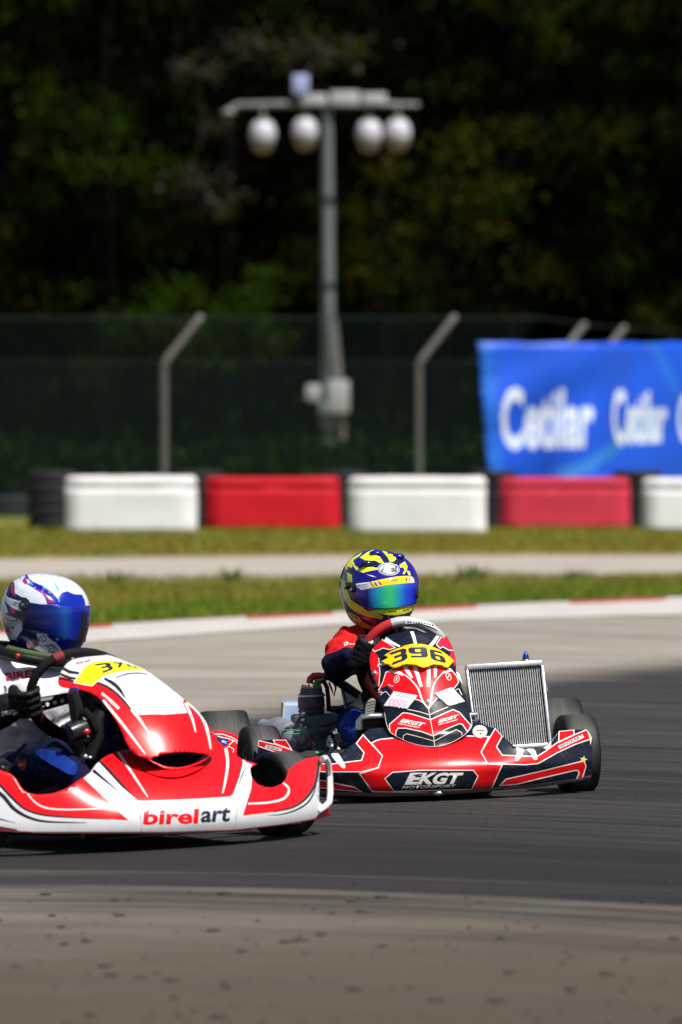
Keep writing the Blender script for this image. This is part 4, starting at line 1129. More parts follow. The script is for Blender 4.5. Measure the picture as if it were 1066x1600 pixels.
def bucket_seat(K, f, th, m):
    mb = MB(); V = []; n, k = 15, 11
    for j in range(k):
        t = j / (k - 1); ff = f + 0.20 - 0.42 * t - 0.06 * max(0, t - .5); zz = 0.06 + 0.02 * (1 - t) + 0.42 * max(0, t - 0.32) ** 1.25
        for i in range(n):
            s_ = (i / (n - 1) - 0.5) * 2; V.append(K.w(ff + 0.10 * abs(s_) ** 3, 0.19 * math.sin(s_ * 1.5), zz + 0.19 * abs(s_) ** 3 * (0.4 + 0.6 * math.sin(math.pi * min(1, t * 1.1)))))
    Fs = [(j * n + i, j * n + i + 1, (j + 1) * n + i + 1, (j + 1) * n + i) for j in range(k - 1) for i in range(n - 1)]
    mb.add(V, Fs); o = mb.build('seat', [m], th); md = o.modifiers.new('thick', 'SOLIDIFY'); md.thickness = 0.006; return o
bucket_seat(K, -0.72, A, 'black_plastic')

# front fairing -----------------------------------------------------
def F_fair(l, z):
    al = np.abs(l); c = 1 - 0.82 * sst(al, 0.16, 0.46)
    return 0.37 - 0.195 * (al / 0.58) ** 2.1 - c * 4.8 * np.maximum(0, z - 0.10) ** 1.7 - 0.25 * (0.085 - z + np.sqrt((0.085 - z) ** 2 + 0.0009)) * 0.5 - 2.0 * np.maximum(0, 0.06 - z) ** 1.5 - 0.10 * np.maximum(0, z - 0.1) * sst(al, 0.3, 0.5) + 0.012 * np.exp(-((z - 0.115) / 0.03) ** 2) * sst(al, 0.12, 0.25)
fair_out = [(404, 1157), (427, 1156), (447, 1156), (456, 1170), (478, 1183), (500, 1182), (514, 1177), (527, 1177), (534, 1176), (556, 1159), (567, 1147.5), (576, 1139), (604, 1136), (640, 1122), (735, 1122), (765, 1136), (774, 1138), (785, 1150), (802, 1165), (815, 1170), (838, 1170), (851, 1166), (861, 1157), (867, 1150), (873, 1142.5), (897, 1140), (917, 1140), (923, 1148), (926, 1157), (926, 1200), (923, 1217), (901, 1222), (834, 1231), (740, 1238.5), (680, 1243), (590, 1245), (505, 1242), (450, 1238), (418, 1229), (405, 1220), (402, 1190)]
rs1 = [(774, 1138), (785, 1150), (776, 1167), (785, 1180), (839, 1182), (852, 1174), (871, 1160), (890, 1151), (917, 1140), (925, 1154), (899, 1163), (871, 1176), (841, 1193), (821, 1195), (762, 1193), (752, 1175)]
rs2 = [(874, 1142.5), (897, 1140), (897, 1148.5), (873, 1160)]
rc = [(580.6, 1161), (587, 1157.5), (595, 1155), (616, 1153), (690, 1150), (735, 1150), (764, 1151), (752, 1175), (762, 1193), (785, 1195), (768, 1233), (680, 1239), (582, 1237), (562, 1209), (591, 1199.6), (597.7, 1181)]
ls1 = [(567.5, 1148), (597.7, 1181), (591, 1199.6), (565, 1206), (506, 1206), (480, 1203), (458, 1190), (430, 1175), (404, 1166), (404, 1157), (430, 1163), (454, 1171), (470, 1182), (490, 1192), (516, 1194), (565, 1188), (569, 1176), (557, 1161.5)]
ls2 = [(427, 1156), (447, 1156), (456, 1171), (430, 1162)]
ll = [(420, 1205), (440, 1206), (500.5, 1219), (516, 1222), (554, 1230), (566, 1237.6), (500, 1231), (440, 1222), (424, 1226)]
lr = [(781, 1227.5), (790.6, 1217.5), (850, 1204), (907, 1190), (911.6, 1186.6), (916, 1197), (910, 1216.6), (901, 1217.5), (905, 1208), (903, 1203.8), (897.6, 1204), (850, 1215), (805.6, 1226)]
plate = [(601.6, 1216.7), (613.5, 1206.7), (658, 1203.5), (739.5, 1203.5), (747, 1212.7), (737, 1233.5), (616, 1236.5)]
band = [(402, 1214), (418, 1224), (450, 1232), (505, 1236), (590, 1239.5), (680, 1238), (740, 1233), (834, 1225.5), (901, 1217), (924, 1211), (930, 1220), (834, 1240), (740, 1245), (590, 1250), (440, 1243), (400, 1228)]
stk_r = [(872, 1165.5), (910, 1147), (913, 1152), (875, 1170)]; stk_l = [(416, 1163.5), (441, 1169.5), (440, 1174), (414, 1168)]
LW = 1.5
fp = [([rs1], 'red_paint'), ([rs2], 'red_paint'), ([rc], 'red_paint'), ([ls1], 'red_paint'), ([ls2], 'red_paint'), ([ll], 'red_paint'), ([lr], 'red_paint')]
fp += [(edge_of(p, LW), 'white_line') for p in (rs1, rs2, rc, ls1, ls2, ll, lr)]
fp += [([plate], 'navy_paint'), (edge_of(plate, LW), 'white_line')]
fp += [([stk_r], 'white_line'), ([stk_l], 'white_line'),
       (text('SENZKART', (873.5, 1165.2), (909, 1147.8), (911.5, 1151.8), (876, 1169), 0.03), 'plate_ink'), (text('SENZKART', (417, 1164.3), (440, 1170), (439.4, 1173.3), (416, 1168), 0.03), 'plate_ink')]
fp += [(text('EKGT', (646, 1207.2), (725, 1207.2), (716, 1225.2), (636, 1226.2), 0.045), 'white_line'),
       ([[(641, 1208), (648, 1207.5), (641, 1226), (632, 1226.3)]], 'white_line'), ([[(646.5, 1210.5), (660, 1209), (659, 1211), (646, 1212.5)]], 'plate_ink'),
       (text('MOTORSPORT', (630, 1228.0), (713, 1225.8), (711.5, 1230.2), (628, 1232.8), 0.035), 'white_line')]
fp += [([catmull([(808, 1166), (817, 1167), (817.5, 1174), (816, 1180), (809, 1188.5), (805, 1186), (808, 1176)])], 'white_line'),
       ([catmull([(823.5, 1171), (829, 1170), (835, 1171), (839, 1180), (839.5, 1186), (834, 1186.6), (830, 1178)])], 'white_line'),
       ([[(849, 1168.5), (857, 1163), (861, 1157), (861.5, 1166), (856, 1171.5)]], 'white_line'),
       ([catmull([(518, 1180), (528, 1177), (539.5, 1196), (535, 1199.5)])], 'white_line'),
       ([[(917, 1140.5), (922, 1144), (924.5, 1157), (923, 1164), (921, 1152)]], 'cream_line'),
       ([star(912, 1187, 6.5, 10)], 'gold_star')]
fp += [([band], 'lip_plastic')]
fair = sheet('front_fairing', A, fair_out, fp, 'navy_paint', K.surf(F_fair), -K.f, 0.005, 7)
# pressed rib lines and the seam of the fairing
sf = K.surf(lambda l, z: F_fair(l, z) + 0.0015)
for pth in ([(680, 1168), (683, 1185), (684, 1203)],):
    mb = MB(); mb.tube([Vector(p) for p in sf(pth)], 0.0012, 5); mb.build('seam', ['clean_red_paint'], fair)
p = Vector(sf([(684, 1239.5)])[0]); mb = MB(); mb.ball(p, 0.011, 0, 8, (1.5, 0.5, 0.7)); mb.build('bolt', ['steel'], fair)
rd = K.surf(lambda l, z: F_fair(l, z) + 0.004)
st = sheet('round_sticker', fair, ellipse(750, 1143, 11.5, 10), [(text('TEAM', (743, 1139), (757, 1139), (757, 1142), (743, 1142), 0.02), 'green_plastic'), (text('test', (746, 1145), (754, 1145), (754, 1148), (746, 1148), 0.02), 'plate_ink')][:0] + [([[(744, 1141), (757, 1140), (757, 1142), (744, 1143)]], 'tuft_green'), ([ellipse(751, 1146.5, 2.2, 1.2)], 'plate_ink')], 'paper', rd, -K.f, 0.003, 4, backmat='paper')

# nassau panel ------------------------------------------------------
def F_nas(l, z):
    k = np.clip((z - 0.17) / 0.4, 0, 1.1); l0 = 0.042 * (1 - k); d = l - l0
    return 0.315 - 0.76 * (z - 0.17) - 0.25 * np.maximum(0, z - 0.42) - 1.5 * d * d * (1 + 1.2 * k) - 0.10 * np.sqrt(d * d + 4e-4) + 0.02 * np.exp(-((z - 0.235) / 0.03) ** 2)
nas_out = catmull([(583, 1013), (590, 1006), (598.5, 998), (608, 993), (620, 989.5), (645, 986.6), (670, 989), (690, 996), (704, 1006), (711, 1024), (712, 1036), (711, 1044), (715, 1056), (718, 1066), (723, 1077), (730, 1094), (735, 1114), (738, 1132), (733.5, 1141), (725, 1149.5), (708, 1159.6), (691, 1165.5), (678, 1167), (661, 1166), (641, 1161), (624, 1153.7), (610, 1144.4), (604, 1132.6), (601, 1117.4), (598.4, 1104), (592.5, 1094), (591.5, 1084), (589, 1070), (582, 1056), (577.5, 1035), (579, 1022)], True, 4)
nA = [(574, 1008), (596, 990), (598, 1000), (618, 1012), (609, 1015), (598.7, 1012.6), (586, 1018)]
nA2 = [(682, 1007), (690, 994), (697, 994), (708, 1006), (712, 1016), (701.6, 1016), (692, 1010.5), (688, 1013)]
nflank = [(572, 1010), (586, 1018), (592, 1028), (593, 1052), (592, 1070), (588, 1078), (570, 1050)]
nflank2 = [(705.6, 1011), (714, 1012), (720, 1046), (711, 1042), (703, 1027)]
nB = [(590, 1082), (598.5, 1065), (603, 1050.6), (614, 1044.5), (637, 1040), (680, 1040), (704, 1045), (713.5, 1056), (717, 1066), (710, 1075), (694, 1088), (683, 1091), (676, 1099), (670, 1107.5), (664, 1100), (655, 1094), (640, 1091), (616, 1081)]
nC = [(608.6, 1131.8), (629.7, 1113.7), (638, 1114.3), (647.4, 1116.6), (672.7, 1124.5), (691, 1116), (708, 1108.6), (718, 1113), (736, 1133.4), (731, 1144), (723, 1132), (718, 1130.6), (698, 1139), (677.5, 1150), (657.5, 1142.7), (634, 1137.7), (622, 1137.7), (618.7, 1142.7), (618.7, 1151), (609.4, 1143.6)]
npap = [('l', [(615, 1080), (653, 1086.7), (636.4, 1107.8), (598.8, 1103.6)]), ('r', [(678, 1084), (706.5, 1073.5), (727, 1096), (701.4, 1103.6)])]
na = [([nflank], 'red_paint'), ([nflank2], 'sky_sheen_red'), ([nA], 'red_paint'), ([nA2], 'sky_sheen_red'), (edge_of(nA, 1.3), 'white_line'), (edge_of(nA2, 1.3), 'white_line'), (stroke([(592, 1028), (594, 1052), (592, 1072)], 1.2), 'white_line'),
      ([nB], 'clean_red_paint'), (edge_of(nB, 1.2), 'white_line'), ([nC], 'clean_red_paint'), (edge_of(nC, 1.3), 'white_line'),
      ([[(594, 1076), (605, 1071), (616, 1081), (606, 1094)]], 'navy_paint'),
      (stroke([(594, 1086), (603, 1080), (612, 1090)], 1.0), 'white_line'), (stroke([(712, 1078), (717, 1076), (722, 1086)], 1.0), 'white_line'),
      (stroke([(632, 1053.5), (644, 1064), (654, 1077), (660, 1094), (669.4, 1107)], [1.4, 2, 2.6, 2.6, 2], True), 'white_line'),
      (stroke([(690, 1053.5), (680, 1065.7), (675, 1082.5), (673.5, 1097.5), (669.6, 1107)], [1.4, 2, 2.6, 2.6, 2], True), 'white_line'),
      (stroke([(632, 1040), (638, 1050), (644, 1059)], [6.5, 5.5, 3.5]), 'white_line'), (stroke([(647, 1038), (653, 1056), (658.5, 1073)], [6, 6, 4.5]), 'white_line'),
      (stroke([(670, 1038), (670, 1056), (669.5, 1073)], [5.5, 5.5, 4.5]), 'white_line'), (stroke([(681, 1036), (680.5, 1048), (680, 1059)], [5, 5, 3.5]), 'white_line'),
      ([catmull([(607, 1050), (613, 1047.5), (625, 1049), (631, 1054), (629, 1055.5), (618, 1052)])], 'white_line'),
      ([catmull([(689.5, 1053.5), (694, 1048.5), (704, 1046.5), (708, 1048), (700, 1050)])], 'white_line'),
      (stroke([(602, 998), (612, 1004), (625, 1010)], [6.5, 5, 2.5]), 'white_line'), (stroke([(643, 985), (647, 996), (650, 1008)], [5, 5, 4]), 'white_line'), (stroke([(685, 993), (679, 1002), (672, 1010)], [5, 5.5, 5]), 'white_line'), (stroke([(590, 1040), (600, 1038), (608, 1036)], [4, 3.5, 2]), 'white_line'),
      (stroke([(635.6, 1108), (657.5, 1112.5), (671, 1117), (691, 1108), (707, 1102)], 1.2), 'cream_line'),
      (stroke([(669.5, 1106), (672.7, 1124), (677.5, 1150), (679.5, 1166)], 0.9), 'white_line'),
      (stroke([(629.7, 1156), (630.5, 1149.5), (635.6, 1146.4), (657.5, 1152), (678.6, 1158), (699.7, 1146.5), (713, 1140), (721.7, 1144.4), (722, 1149)], 1.1), 'cream_line'),
      (text('EKGT', (630, 1123.0), (665.5, 1129.8), (659, 1135.6), (624.5, 1128), 0.05), 'white_line'), (text('MOTORSPORT', (622.5, 1129.4), (656, 1136.3), (655.4, 1138), (622, 1131), 0.03), 'white_line'),
      (text('EKGT', (687, 1124), (717, 1116), (714.5, 1121.5), (685, 1129.8), 0.05), 'white_line'), (text('MOTORSPORT', (685.5, 1131.5), (715.5, 1123.3), (715.3, 1125), (685.3, 1133.3), 0.03), 'white_line')]
for (cx, cy, ro) in ((620, 1061, 25), (701, 1057, -25)):
    na += [(edge_of(ellipse(cx, cy, 3.6, 5.8, ro), 0.9), 'white_line'), (stroke([(cx - 1.5, cy + 2.5), (cx + 1.3, cy - 3)], 1.6), 'white_line')]
na += [(text('SRC', (607, 1069), (615, 1071.5), (614.3, 1073.3), (606.4, 1070.8)), 'white_line')]
rimline = [nas_out[i] for i in range(len(nas_out)) if nas_out[i][1] > 1112]
na += [(stroke(rimline, 2.0), 'white_line')]
SN = K.surf(F_nas)
nas = sheet('front_panel', A, nas_out, na, 'navy_paint', SN, -K.f, 0.006, 6)
SN2 = K.surf(lambda l, z: F_nas(l, z) + 0.004)
for side, q in npap:
    if side == 'l': pr = [(text('DENISE', (611, 1091.5), (639, 1096), (634.5, 1105), (607, 1100.5), 0.0), 'pink_ink'), (stroke([(619, 1087), (624, 1085.5), (627, 1088.5), (632, 1087), (638, 1090)], 1.1), 'pink_ink')]
    else: pr = [(text('DENISE', (698, 1090.5), (714, 1086), (717.5, 1092), (701, 1097), 0.0), 'pink_ink'), (stroke([(692, 1084), (697, 1081), (700, 1083.5), (706, 1080)], 1.1), 'pink_ink')]
    sheet('paper_note', nas, q, pr, 'paper', SN2, -K.f, 0.0015, 5, backmat='paper')
p = Vector(SN2([(668.5, 1095.5)])[0]); mb = MB(); mb.lathe([(0.001, 0.006), (0.006, 0.005), (0.0095, 0.0), (0.0095, -0.006)], p, K.f + K.u * 0.6, 16); mb.build('bolt', ['steel'], nas)
# number plate standing off the panel
def F_pl(l, z): return F_nas(l, z) + 0.022 - 0.5 * l * l + 0.10 * np.maximum(0, 0.50 - z)
pl_out = [(594.7, 1034), (607, 1027.5), (599.5, 1024.5), (610, 1018), (622.6, 1012.6), (633, 1008.5), (645, 1006), (659, 1006), (671, 1008.6), (681.6, 1012.6), (690, 1017), (697.6, 1022), (704, 1027), (710, 1032.6), (705, 1038), (700, 1043.7), (690, 1040), (678, 1038), (661.7, 1043.7), (654, 1041), (646.5, 1039), (634, 1038), (625, 1041), (616, 1044.5), (606, 1039)]
pd = [(in_quad(DIG['3'], (607.5, 1020.5), (634.5, 1011.5), (637.5, 1030), (611.5, 1040)), 'plate_ink'), (in_quad(DIG['9'], (637, 1011.5), (667, 1011), (669.5, 1027.5), (641, 1027.5)), 'plate_ink'), (in_quad(DIG['6'], (670.5, 1013.5), (691, 1018.5), (698.5, 1037), (674, 1030.5)), 'plate_ink')]
pd += [(stroke([(624 + 4.4 * i, 1012.8 - 3.6 * math.sin(math.pi * (i + 0.4) / 11)), (626.6 + 4.4 * i, 1012.1 - 3.6 * math.sin(math.pi * (i + 1) / 11))], 1.0), 'plate_ink') for i in range(11)]
npl = sheet('number_plate', nas, pl_out, pd, 'yellow_plate', K.surf(F_pl), -K.f, 0.003, 5, backmat='yellow_plate')
for q in ((590, 1044), (606, 1090)):
    pass
mb = MB(); mb.ball(Vector(SN2([(585.5, 1052)])[0]), 0.011, 0, 8); mb.build('bolt', ['steel'], nas)

# steering wheel
swr = 0.0175
SW, SP, SH = steering_wheel(K, (635, 1040), -0.16, 70, 69, 0.017, [(38, 109, 'silver_grip', 0.0185), (109, 158, 'suede_red', 0.0188), (158, 250, 'suede_dark', 0.0215), (250, 375, 'black_grip', 0.017), (15, 38, 'suede_red', 0.0185)], 0.05, (100, 215, 330), 'black_metal')  # dark suede at the lower left carries the panel's shade in its colour
mb = MB(); mb.tube([SH, K.w(0.02, 0.0, 0.12)], 0.011, 10); mb.build('steering_column', ['steel'], A)
decal('wheel_label', SW, [([[(632, 972.0), (634.5, 969.2), (656, 968.6), (677, 975), (686, 980.5), (684.5, 985.5), (672, 978.6), (655, 974), (633.5, 975.5)]], 'white_print'),
      (stroke([(632.5, 969.8), (633.5, 975), (655, 974), (672, 978.6), (684, 985.2), (686, 980.5)], 0.9), 'plate_ink'), (text('RACING', (637, 970.2), (652, 969.8), (652, 972.6), (637, 973)), 'plate_ink'), (text('WHEEL', (656, 970), (676, 976.2), (675, 979), (655.5, 972.8)), 'plate_ink')][:2] +
      [(stroke([(637 + 4.2 * i, 971.6 + 0.045 * i * i * 1.3), (639.6 + 4.2 * i, 971.8 + 0.05 * i * i * 1.3)], 1.6), 'plate_ink') for i in range(11)], [SW], 0.001, 3)

# front bumper tube seen beside the panel
mb = MB(); mb.tube(K.pixs([(606, 1119), (580, 1119.5), (566, 1121), (561.5, 1127), (561.5, 1140)], 0.12), 0.0125, 12); mb.build('bumper_bar', ['steel'], A)
mb = MB(); mb.box(K.pix(586, 1131, 0.09), (0.10, 0.05, 0.04), K.M3(), 0, 0.006); mb.build('pedal_box', ['black_plastic'], A)
mb = MB(); mb.tube(K.pixs([(731, 1118), (745, 1117)], 0.10), 0.011, 10); mb.tube(K.pixs([(742, 1118), (743, 1136)], 0.10), 0.010, 8); mb.build('bumper_bracket', ['steel'], A)

# radiator ----------------------------------------------------------
RF = -0.42
TL, TR, BR, BL = [K.pix(x, y, f) for x, y, f in ((729.5, 1043, RF), (847, 1036, RF), (860.5, 1164, RF + 0.10), (746, 1171, RF + 0.10))]
back = (-K.f * 0.97 - K.u * 0.2).normalized()
rad_o = MB()
def rq(x, y, d=0.0): return TL * (1 - x) * (1 - y) + TR * x * (1 - y) + BR * x * y + BL * (1 - x) * y + back * d
core = MB(); c8 = [rq(0.012, 0.02, 0.0145), rq(0.988, 0.02, 0.0145), rq(0.988, 0.98, 0.0145), rq(0.012, 0.98, 0.0145), rq(0.012, 0.02, 0.04), rq(0.988, 0.02, 0.04), rq(0.988, 0.98, 0.04), rq(0.012, 0.98, 0.04)]
core.add(c8, [(0, 1, 2, 3), (7, 6, 5, 4), (0, 4, 5, 1), (1, 5, 6, 2), (2, 6, 7, 3), (3, 7, 4, 0)])
radiator = core.build('radiator', ['dark_core'], A, False)
nfin = 31
for i in range(nfin):
    x = 0.028 + 0.944 * (i + 0.5) / nfin; w = 0.944 / nfin * 0.22
    V = []; Fs = []; n = 44
    for j in range(n + 1):
        y = 0.035 + 0.93 * j / n; zg = 0.0007 * (1 if j % 2 else -1)
        for dx, d in ((-w, 0.011), (-w * 0.2, 0.0085), (w, 0.011), (w, 0.016), (-w, 0.016)): V.append(rq(x + dx + zg, y, d))
    for j in range(n):
        for q in range(5): Fs.append((j * 5 + q, j * 5 + (q + 1) % 5, j * 5 + 5 + (q + 1) % 5, j * 5 + 5 + q))
    mesh_obj('fin', V, Fs, 'fin_metal', radiator, None, False, rq(x, 0.5))
def bar(a, b, wd, dp, name, m):
    d = (b - a); L = d.length; d.normalize(); s = d.cross(back).normalized(); X = Matrix((d, s, back)).transposed(); mb = MB()
    mb.box((a + b) / 2 + back * (dp / 2 - 0.004), (L, wd, dp), X, 0, min(wd, dp) * 0.28, 3); return mb.build(name, [m], radiator)
bar(rq(-0.012, -0.005), rq(1.012, -0.005), 0.020, 0.05, 'top_tank', 'aluminium'); bar(rq(-0.005, 1.0), rq(1.005, 1.0), 0.018, 0.05, 'bottom_tank', 'aluminium')
bar(rq(0.0, 0.03), rq(0.0, 0.97), 0.008, 0.045, 'side_plate', 'aluminium'); bar(rq(1.0, 0.03), rq(1.0, 0.97), 0.010, 0.045, 'side_plate', 'aluminium')
c = K.pix(822, 1036, RF - 0.02)
mb = MB(); mb.lathe([(0.014, -0.012), (0.017, 0.0), (0.0175, 0.010), (0.015, 0.013), (0.001, 0.014)], c, K.u, 24); cap = mb.build('filler_cap', ['brass'], radiator)
mb = MB(); mb.lathe([(0.012, 0.012), (0.0115, 0.022), (0.008, 0.032), (0.003, 0.040), (0.001, 0.041)], c, K.u, 20); mb.build('cap_lever', ['blue_anodised'], cap)
mb = MB(); mb.tube(K.pixs([(851, 1068), (853, 1074), (854, 1080)], RF - 0.03), 0.007, 8); mb.build('hose_outlet', ['steel'], radiator)
mb = MB(); mb.tube(K.pixs([(752, 1150), (735, 1160)], RF), 0.012, 10); mb.build('hose', ['black_plastic'], A)

# engine ------------------------------------------------------------
EF = -0.72
ec = lambda px, py, df=0.0: K.pix(px, py, EF + df)
def lat(px, py, prof, name, m, par, df=0.0, axis=None, n=28):
    mb = MB(); mb.lathe([(r / 438.0, h / 438.0) for r, h in prof], ec(px, py, df), axis or K.u, n); return mb.build(name, [m], par)
eng = lat(487, 1113, [(0.1, -28), (20, -28), (24, -20), (24, -6), (20, -2), (20, 6), (21, 8), (21, 22), (20, 24), (0.1, 24)], 'engine', 'engine_grey', A)
for j in range(3): lat(487, 1113, [(19.8, 1 + j * 8), (21.6, 1.5 + j * 8), (21.6, 3 + j * 8), (19.8, 3.5 + j * 8)], 'cooling_rib', 'engine_grey', eng)
lat(487, 1089, [(20, 0), (20.6, 1), (20.6, 4), (19.5, 5.5), (18, 7), (17, 13), (15, 15), (0.1, 15.5)], 'cylinder_head', 'engine_grey', eng)
lat(487, 1089, [(20.4, 0.5), (21.6, 1), (21.6, 3.2), (20.4, 3.8)], 'head_ring', 'aluminium', eng); lat(487, 1074, [(15.5, -1), (15.8, 0.3), (0.1, 0.9)], 'head_cover', 'aluminium', eng)
for a in range(6):
    t = a * 1.047 + 0.3; b = ec(487, 1075) + K.l * 0.032 * math.cos(t) + K.f * 0.032 * math.sin(t)
    mb = MB(); mb.lathe([(0.006, -0.006), (0.006, 0.008), (0.003, 0.009), (0.003, 0.014), (0.001, 0.014)], b, K.u, 6); mb.build('head_nut', ['copper'], eng)
mb = MB(); mb.tube([ec(494, 1074), ec(494, 1066)], 0.013, 12); mb.tube([ec(492, 1066), ec(504, 1064), ec(509, 1066)], 0.010, 10); mb.build('spark_cap', ['green_plastic'], eng)
mb = MB(); mb.tube([ec(484, 1068, -0.03), ec(485, 1061, -0.03), ec(490, 1056.5, -0.03), ec(498, 1056, -0.03), ec(506, 1057, -0.03)], 0.013, 12); mb.build('water_elbow', ['red_silicone'], eng)
mb = MB(); mb.tube([ec(504, 1057, -0.03), ec(516, 1058, -0.04), ec(528, 1065, -0.05), ec(542, 1074, -0.04), ec(562, 1087, -0.02)], [0.0125, 0.0145, 0.0165, 0.0165, 0.015], 12); mb.build('coolant_hose', ['black_plastic'], A)
mb = MB(); mb.tube([ec(505, 1062, 0.02), ec(511, 1074, 0.02), ec(513, 1090, 0.02), ec(514, 1112, 0.02)], 0.008, 8); mb.tube([ec(514, 1066), ec(518, 1076), ec(522, 1088), ec(525, 1074), ec(521, 1066)], 0.004, 6); mb.tube([ec(516, 1104), ec(530, 1104), ec(545, 1100), ec(552, 1096)], 0.003, 6); mb.build('ignition_lead', ['black_plastic'], A)
mb = MB(); mb.box(ec(494, 1132, 0.02), (0.17, 0.16, 0.075), K.M3(), 0, 0.012); mb.box(ec(484, 1146, 0.03), (0.12, 0.15, 0.05), K.M3(), 0, 0.012); mb.build('crankcase', ['engine_grey'], eng)
for (x, y, r) in ((474, 1116, 4), (473, 1126, 3.5), (477, 1138, 3), (470, 1133, 2.5)): mb = MB(); mb.lathe([(r / 438, -0.01), (r / 438, 0.012), (0.001, 0.013)], ec(x, y, 0.09), K.f, 10); mb.build('bolt', ['steel'], eng)
mb = MB(); mb.tube([ec(470, 1134, 0.09), ec(482, 1124, 0.09), ec(492, 1116, 0.09)], 0.005, 7); mb.tube([ec(482, 1120, 0.09), ec(488, 1112, 0.085)], 0.006, 7); mb.tube([ec(500, 1135, 0.1), ec(524, 1130, 0.1), ec(543, 1124, 0.1)], 0.0025, 6); mb.build('throttle_cable', ['black_metal'], eng)
# carburettor and brake fittings: bright bits between engine and leg
mb = MB(); mb.lathe([(0.001, -0.03), (0.022, -0.03), (0.024, 0.0), (0.018, 0.02), (0.018, 0.04), (0.001, 0.04)], ec(529, 1152, 0.15), K.f, 20); mb.box(ec(525, 1143, 0.15), (0.035, 0.03, 0.05), K.M3(), 0, 0.006); carb = mb.build('carburettor', ['black_metal'], A)
mb = MB(); mb.tube([ec(524, 1138, 0.18), ec(527, 1150, 0.18), ec(531, 1158, 0.18)], 0.0045, 8); mb.tube([ec(519, 1141, 0.18), ec(523, 1147, 0.18)], 0.005, 8); mb.tube([ec(530, 1150, 0.18), ec(528, 1170, 0.18)], 0.004, 8); mb.ball(ec(529, 1171, 0.18), 0.008, 0, 6); mb.build('throttle_lever', ['aluminium'], carb)
# silver exhaust can, blue grey rear bumper, leads
mb = MB(); mb.lathe([(0.001, 0.0), (0.026, 0.004), (0.045, 0.03), (0.055, 0.09), (0.055, 0.20), (0.03, 0.27), (0.024, 0.32)], K.pix(474, 1160, -0.56), (-K.f * 0.85 - K.l * 0.35 + K.u * 0.15), 28); ex = mb.build('exhaust_can', ['exhaust_metal'], A)
mb = MB(); mb.tube(K.pixs([(466, 1138), (472, 1148), (478, 1156)], -0.52), [0.02, 0.028, 0.022], 12); mb.build('exhaust_spring', ['exhaust_metal'], ex)
mb = MB()
for dy, ddx in ((0, 0), (6, -2)): mb.tube(K.pixs([(443, 1141 + dy * 0.9), (455, 1141 + dy), (470 + ddx, 1142 + dy * 0.8), (483, 1145 + dy * 0.3)], -0.46), 0.0022, 6)
mb.build('wiring', ['green_plastic'], A)
mb = MB(); mb.tube(K.pixs([(493, 1177), (503, 1175.5), (511, 1179), (508, 1184)], -0.28), 0.008, 8); mb.build('brake_line', ['green_plastic'], A)
mb = MB(); mb.tube(K.pixs([(480, 1150), (484, 1152), (486, 1156)], -0.44), 0.007, 8); mb.build('connector', ['red_silicone'], A)
rbx = [(443.5, 1098), (447, 1096.5), (500, 1096.5), (500, 1150), (444, 1150), (441, 1138)]
rb = sheet('rear_bumper', A, rbx, [([[(440, 1094), (444.5, 1094), (443, 1152), (439, 1152)]], 'cream_line')], 'blue_grey_plastic', K.surf(lambda l, z: -1.0 - 0.25 * np.maximum(0, z - 0.2) + 0 * l), -K.f, 0.12, 9, backmat='blue_grey_plastic')
gsh = [(443.5, 1139), (452, 1133), (462, 1130), (472, 1137), (483, 1144), (488, 1150), (487, 1160), (478, 1152), (460, 1158), (452, 1156)]
sheet('chain_guard', A, gsh, [], 'exhaust_metal', K.surf(lambda l, z: -0.60 + 0.5 * (z - 0.2) + 0 * l), -K.f, 0.02, 8, backmat='exhaust_metal')
mb = MB(); mb.tube(K.pixs([(516, 1113), (552, 1110)], -0.86), 0.018, 12); mb.build('seat_stay', ['navy_paint'], A)
# navy side pod wing with the grey tip, ahead of the engine
pod = [(488, 1146), (494, 1142), (505, 1147), (514, 1157), (521, 1163), (524, 1172), (517, 1180), (505, 1186), (494, 1175), (487, 1160)]
sheet('side_pod', A, pod, [([[(519, 1160), (530, 1170), (516, 1184), (513, 1176)]], 'h_grey')], 'navy_paint', K.surf(lambda l, z: -0.34 - 0.9 * (z - 0.15) + 0 * l), -K.f, 0.10, 7, backmat='navy_paint')
# right-hand side pod between the left wheels (the far left one in the photograph)
podf = [(333, 1147), (345, 1144.5), (354, 1145), (369, 1149), (378, 1153.5), (378, 1170), (375.6, 1182), (366, 1182), (355, 1180), (338, 1176), (330, 1160)]
pg = [([[(352, 1145), (369, 1149), (378, 1154), (376, 1182), (355, 1180), (357, 1158)]], 'clean_red_paint'), ([[(338, 1149), (356, 1153), (358, 1161), (350, 1168), (338, 1162)]], 'plate_ink'), ([[(344, 1153), (356, 1157), (354, 1164), (346, 1162)]], 'h_royal'),
      (text('SRC', (347, 1156), (355, 1158.5), (354, 1162), (346.5, 1159.5)), 'white_line'), (stroke([(335, 1147), (348, 1147), (362, 1152), (376, 1160)], 1.1), 'white_line'), (stroke([(340, 1150), (346, 1152), (357, 1154), (366, 1158)], 1.1), 'white_line'),
      (stroke([(358, 1164), (366, 1157), (373, 1163), (374, 1181)], 1.2), 'white_line'), ([[(371, 1160), (378, 1160), (377, 1180), (373, 1170)]], 'white_line'), (stroke([(352, 1171), (358, 1166), (366, 1171), (364, 1176)], 1.0), 'white_line')]
sheet('side_pod', A, podf, pg, 'clean_red_paint', K.surf(lambda l, z: -0.42 - 1.3 * (z - 0.16) + 0 * l), -K.f, 0.25, 6, backmat='red_paint')

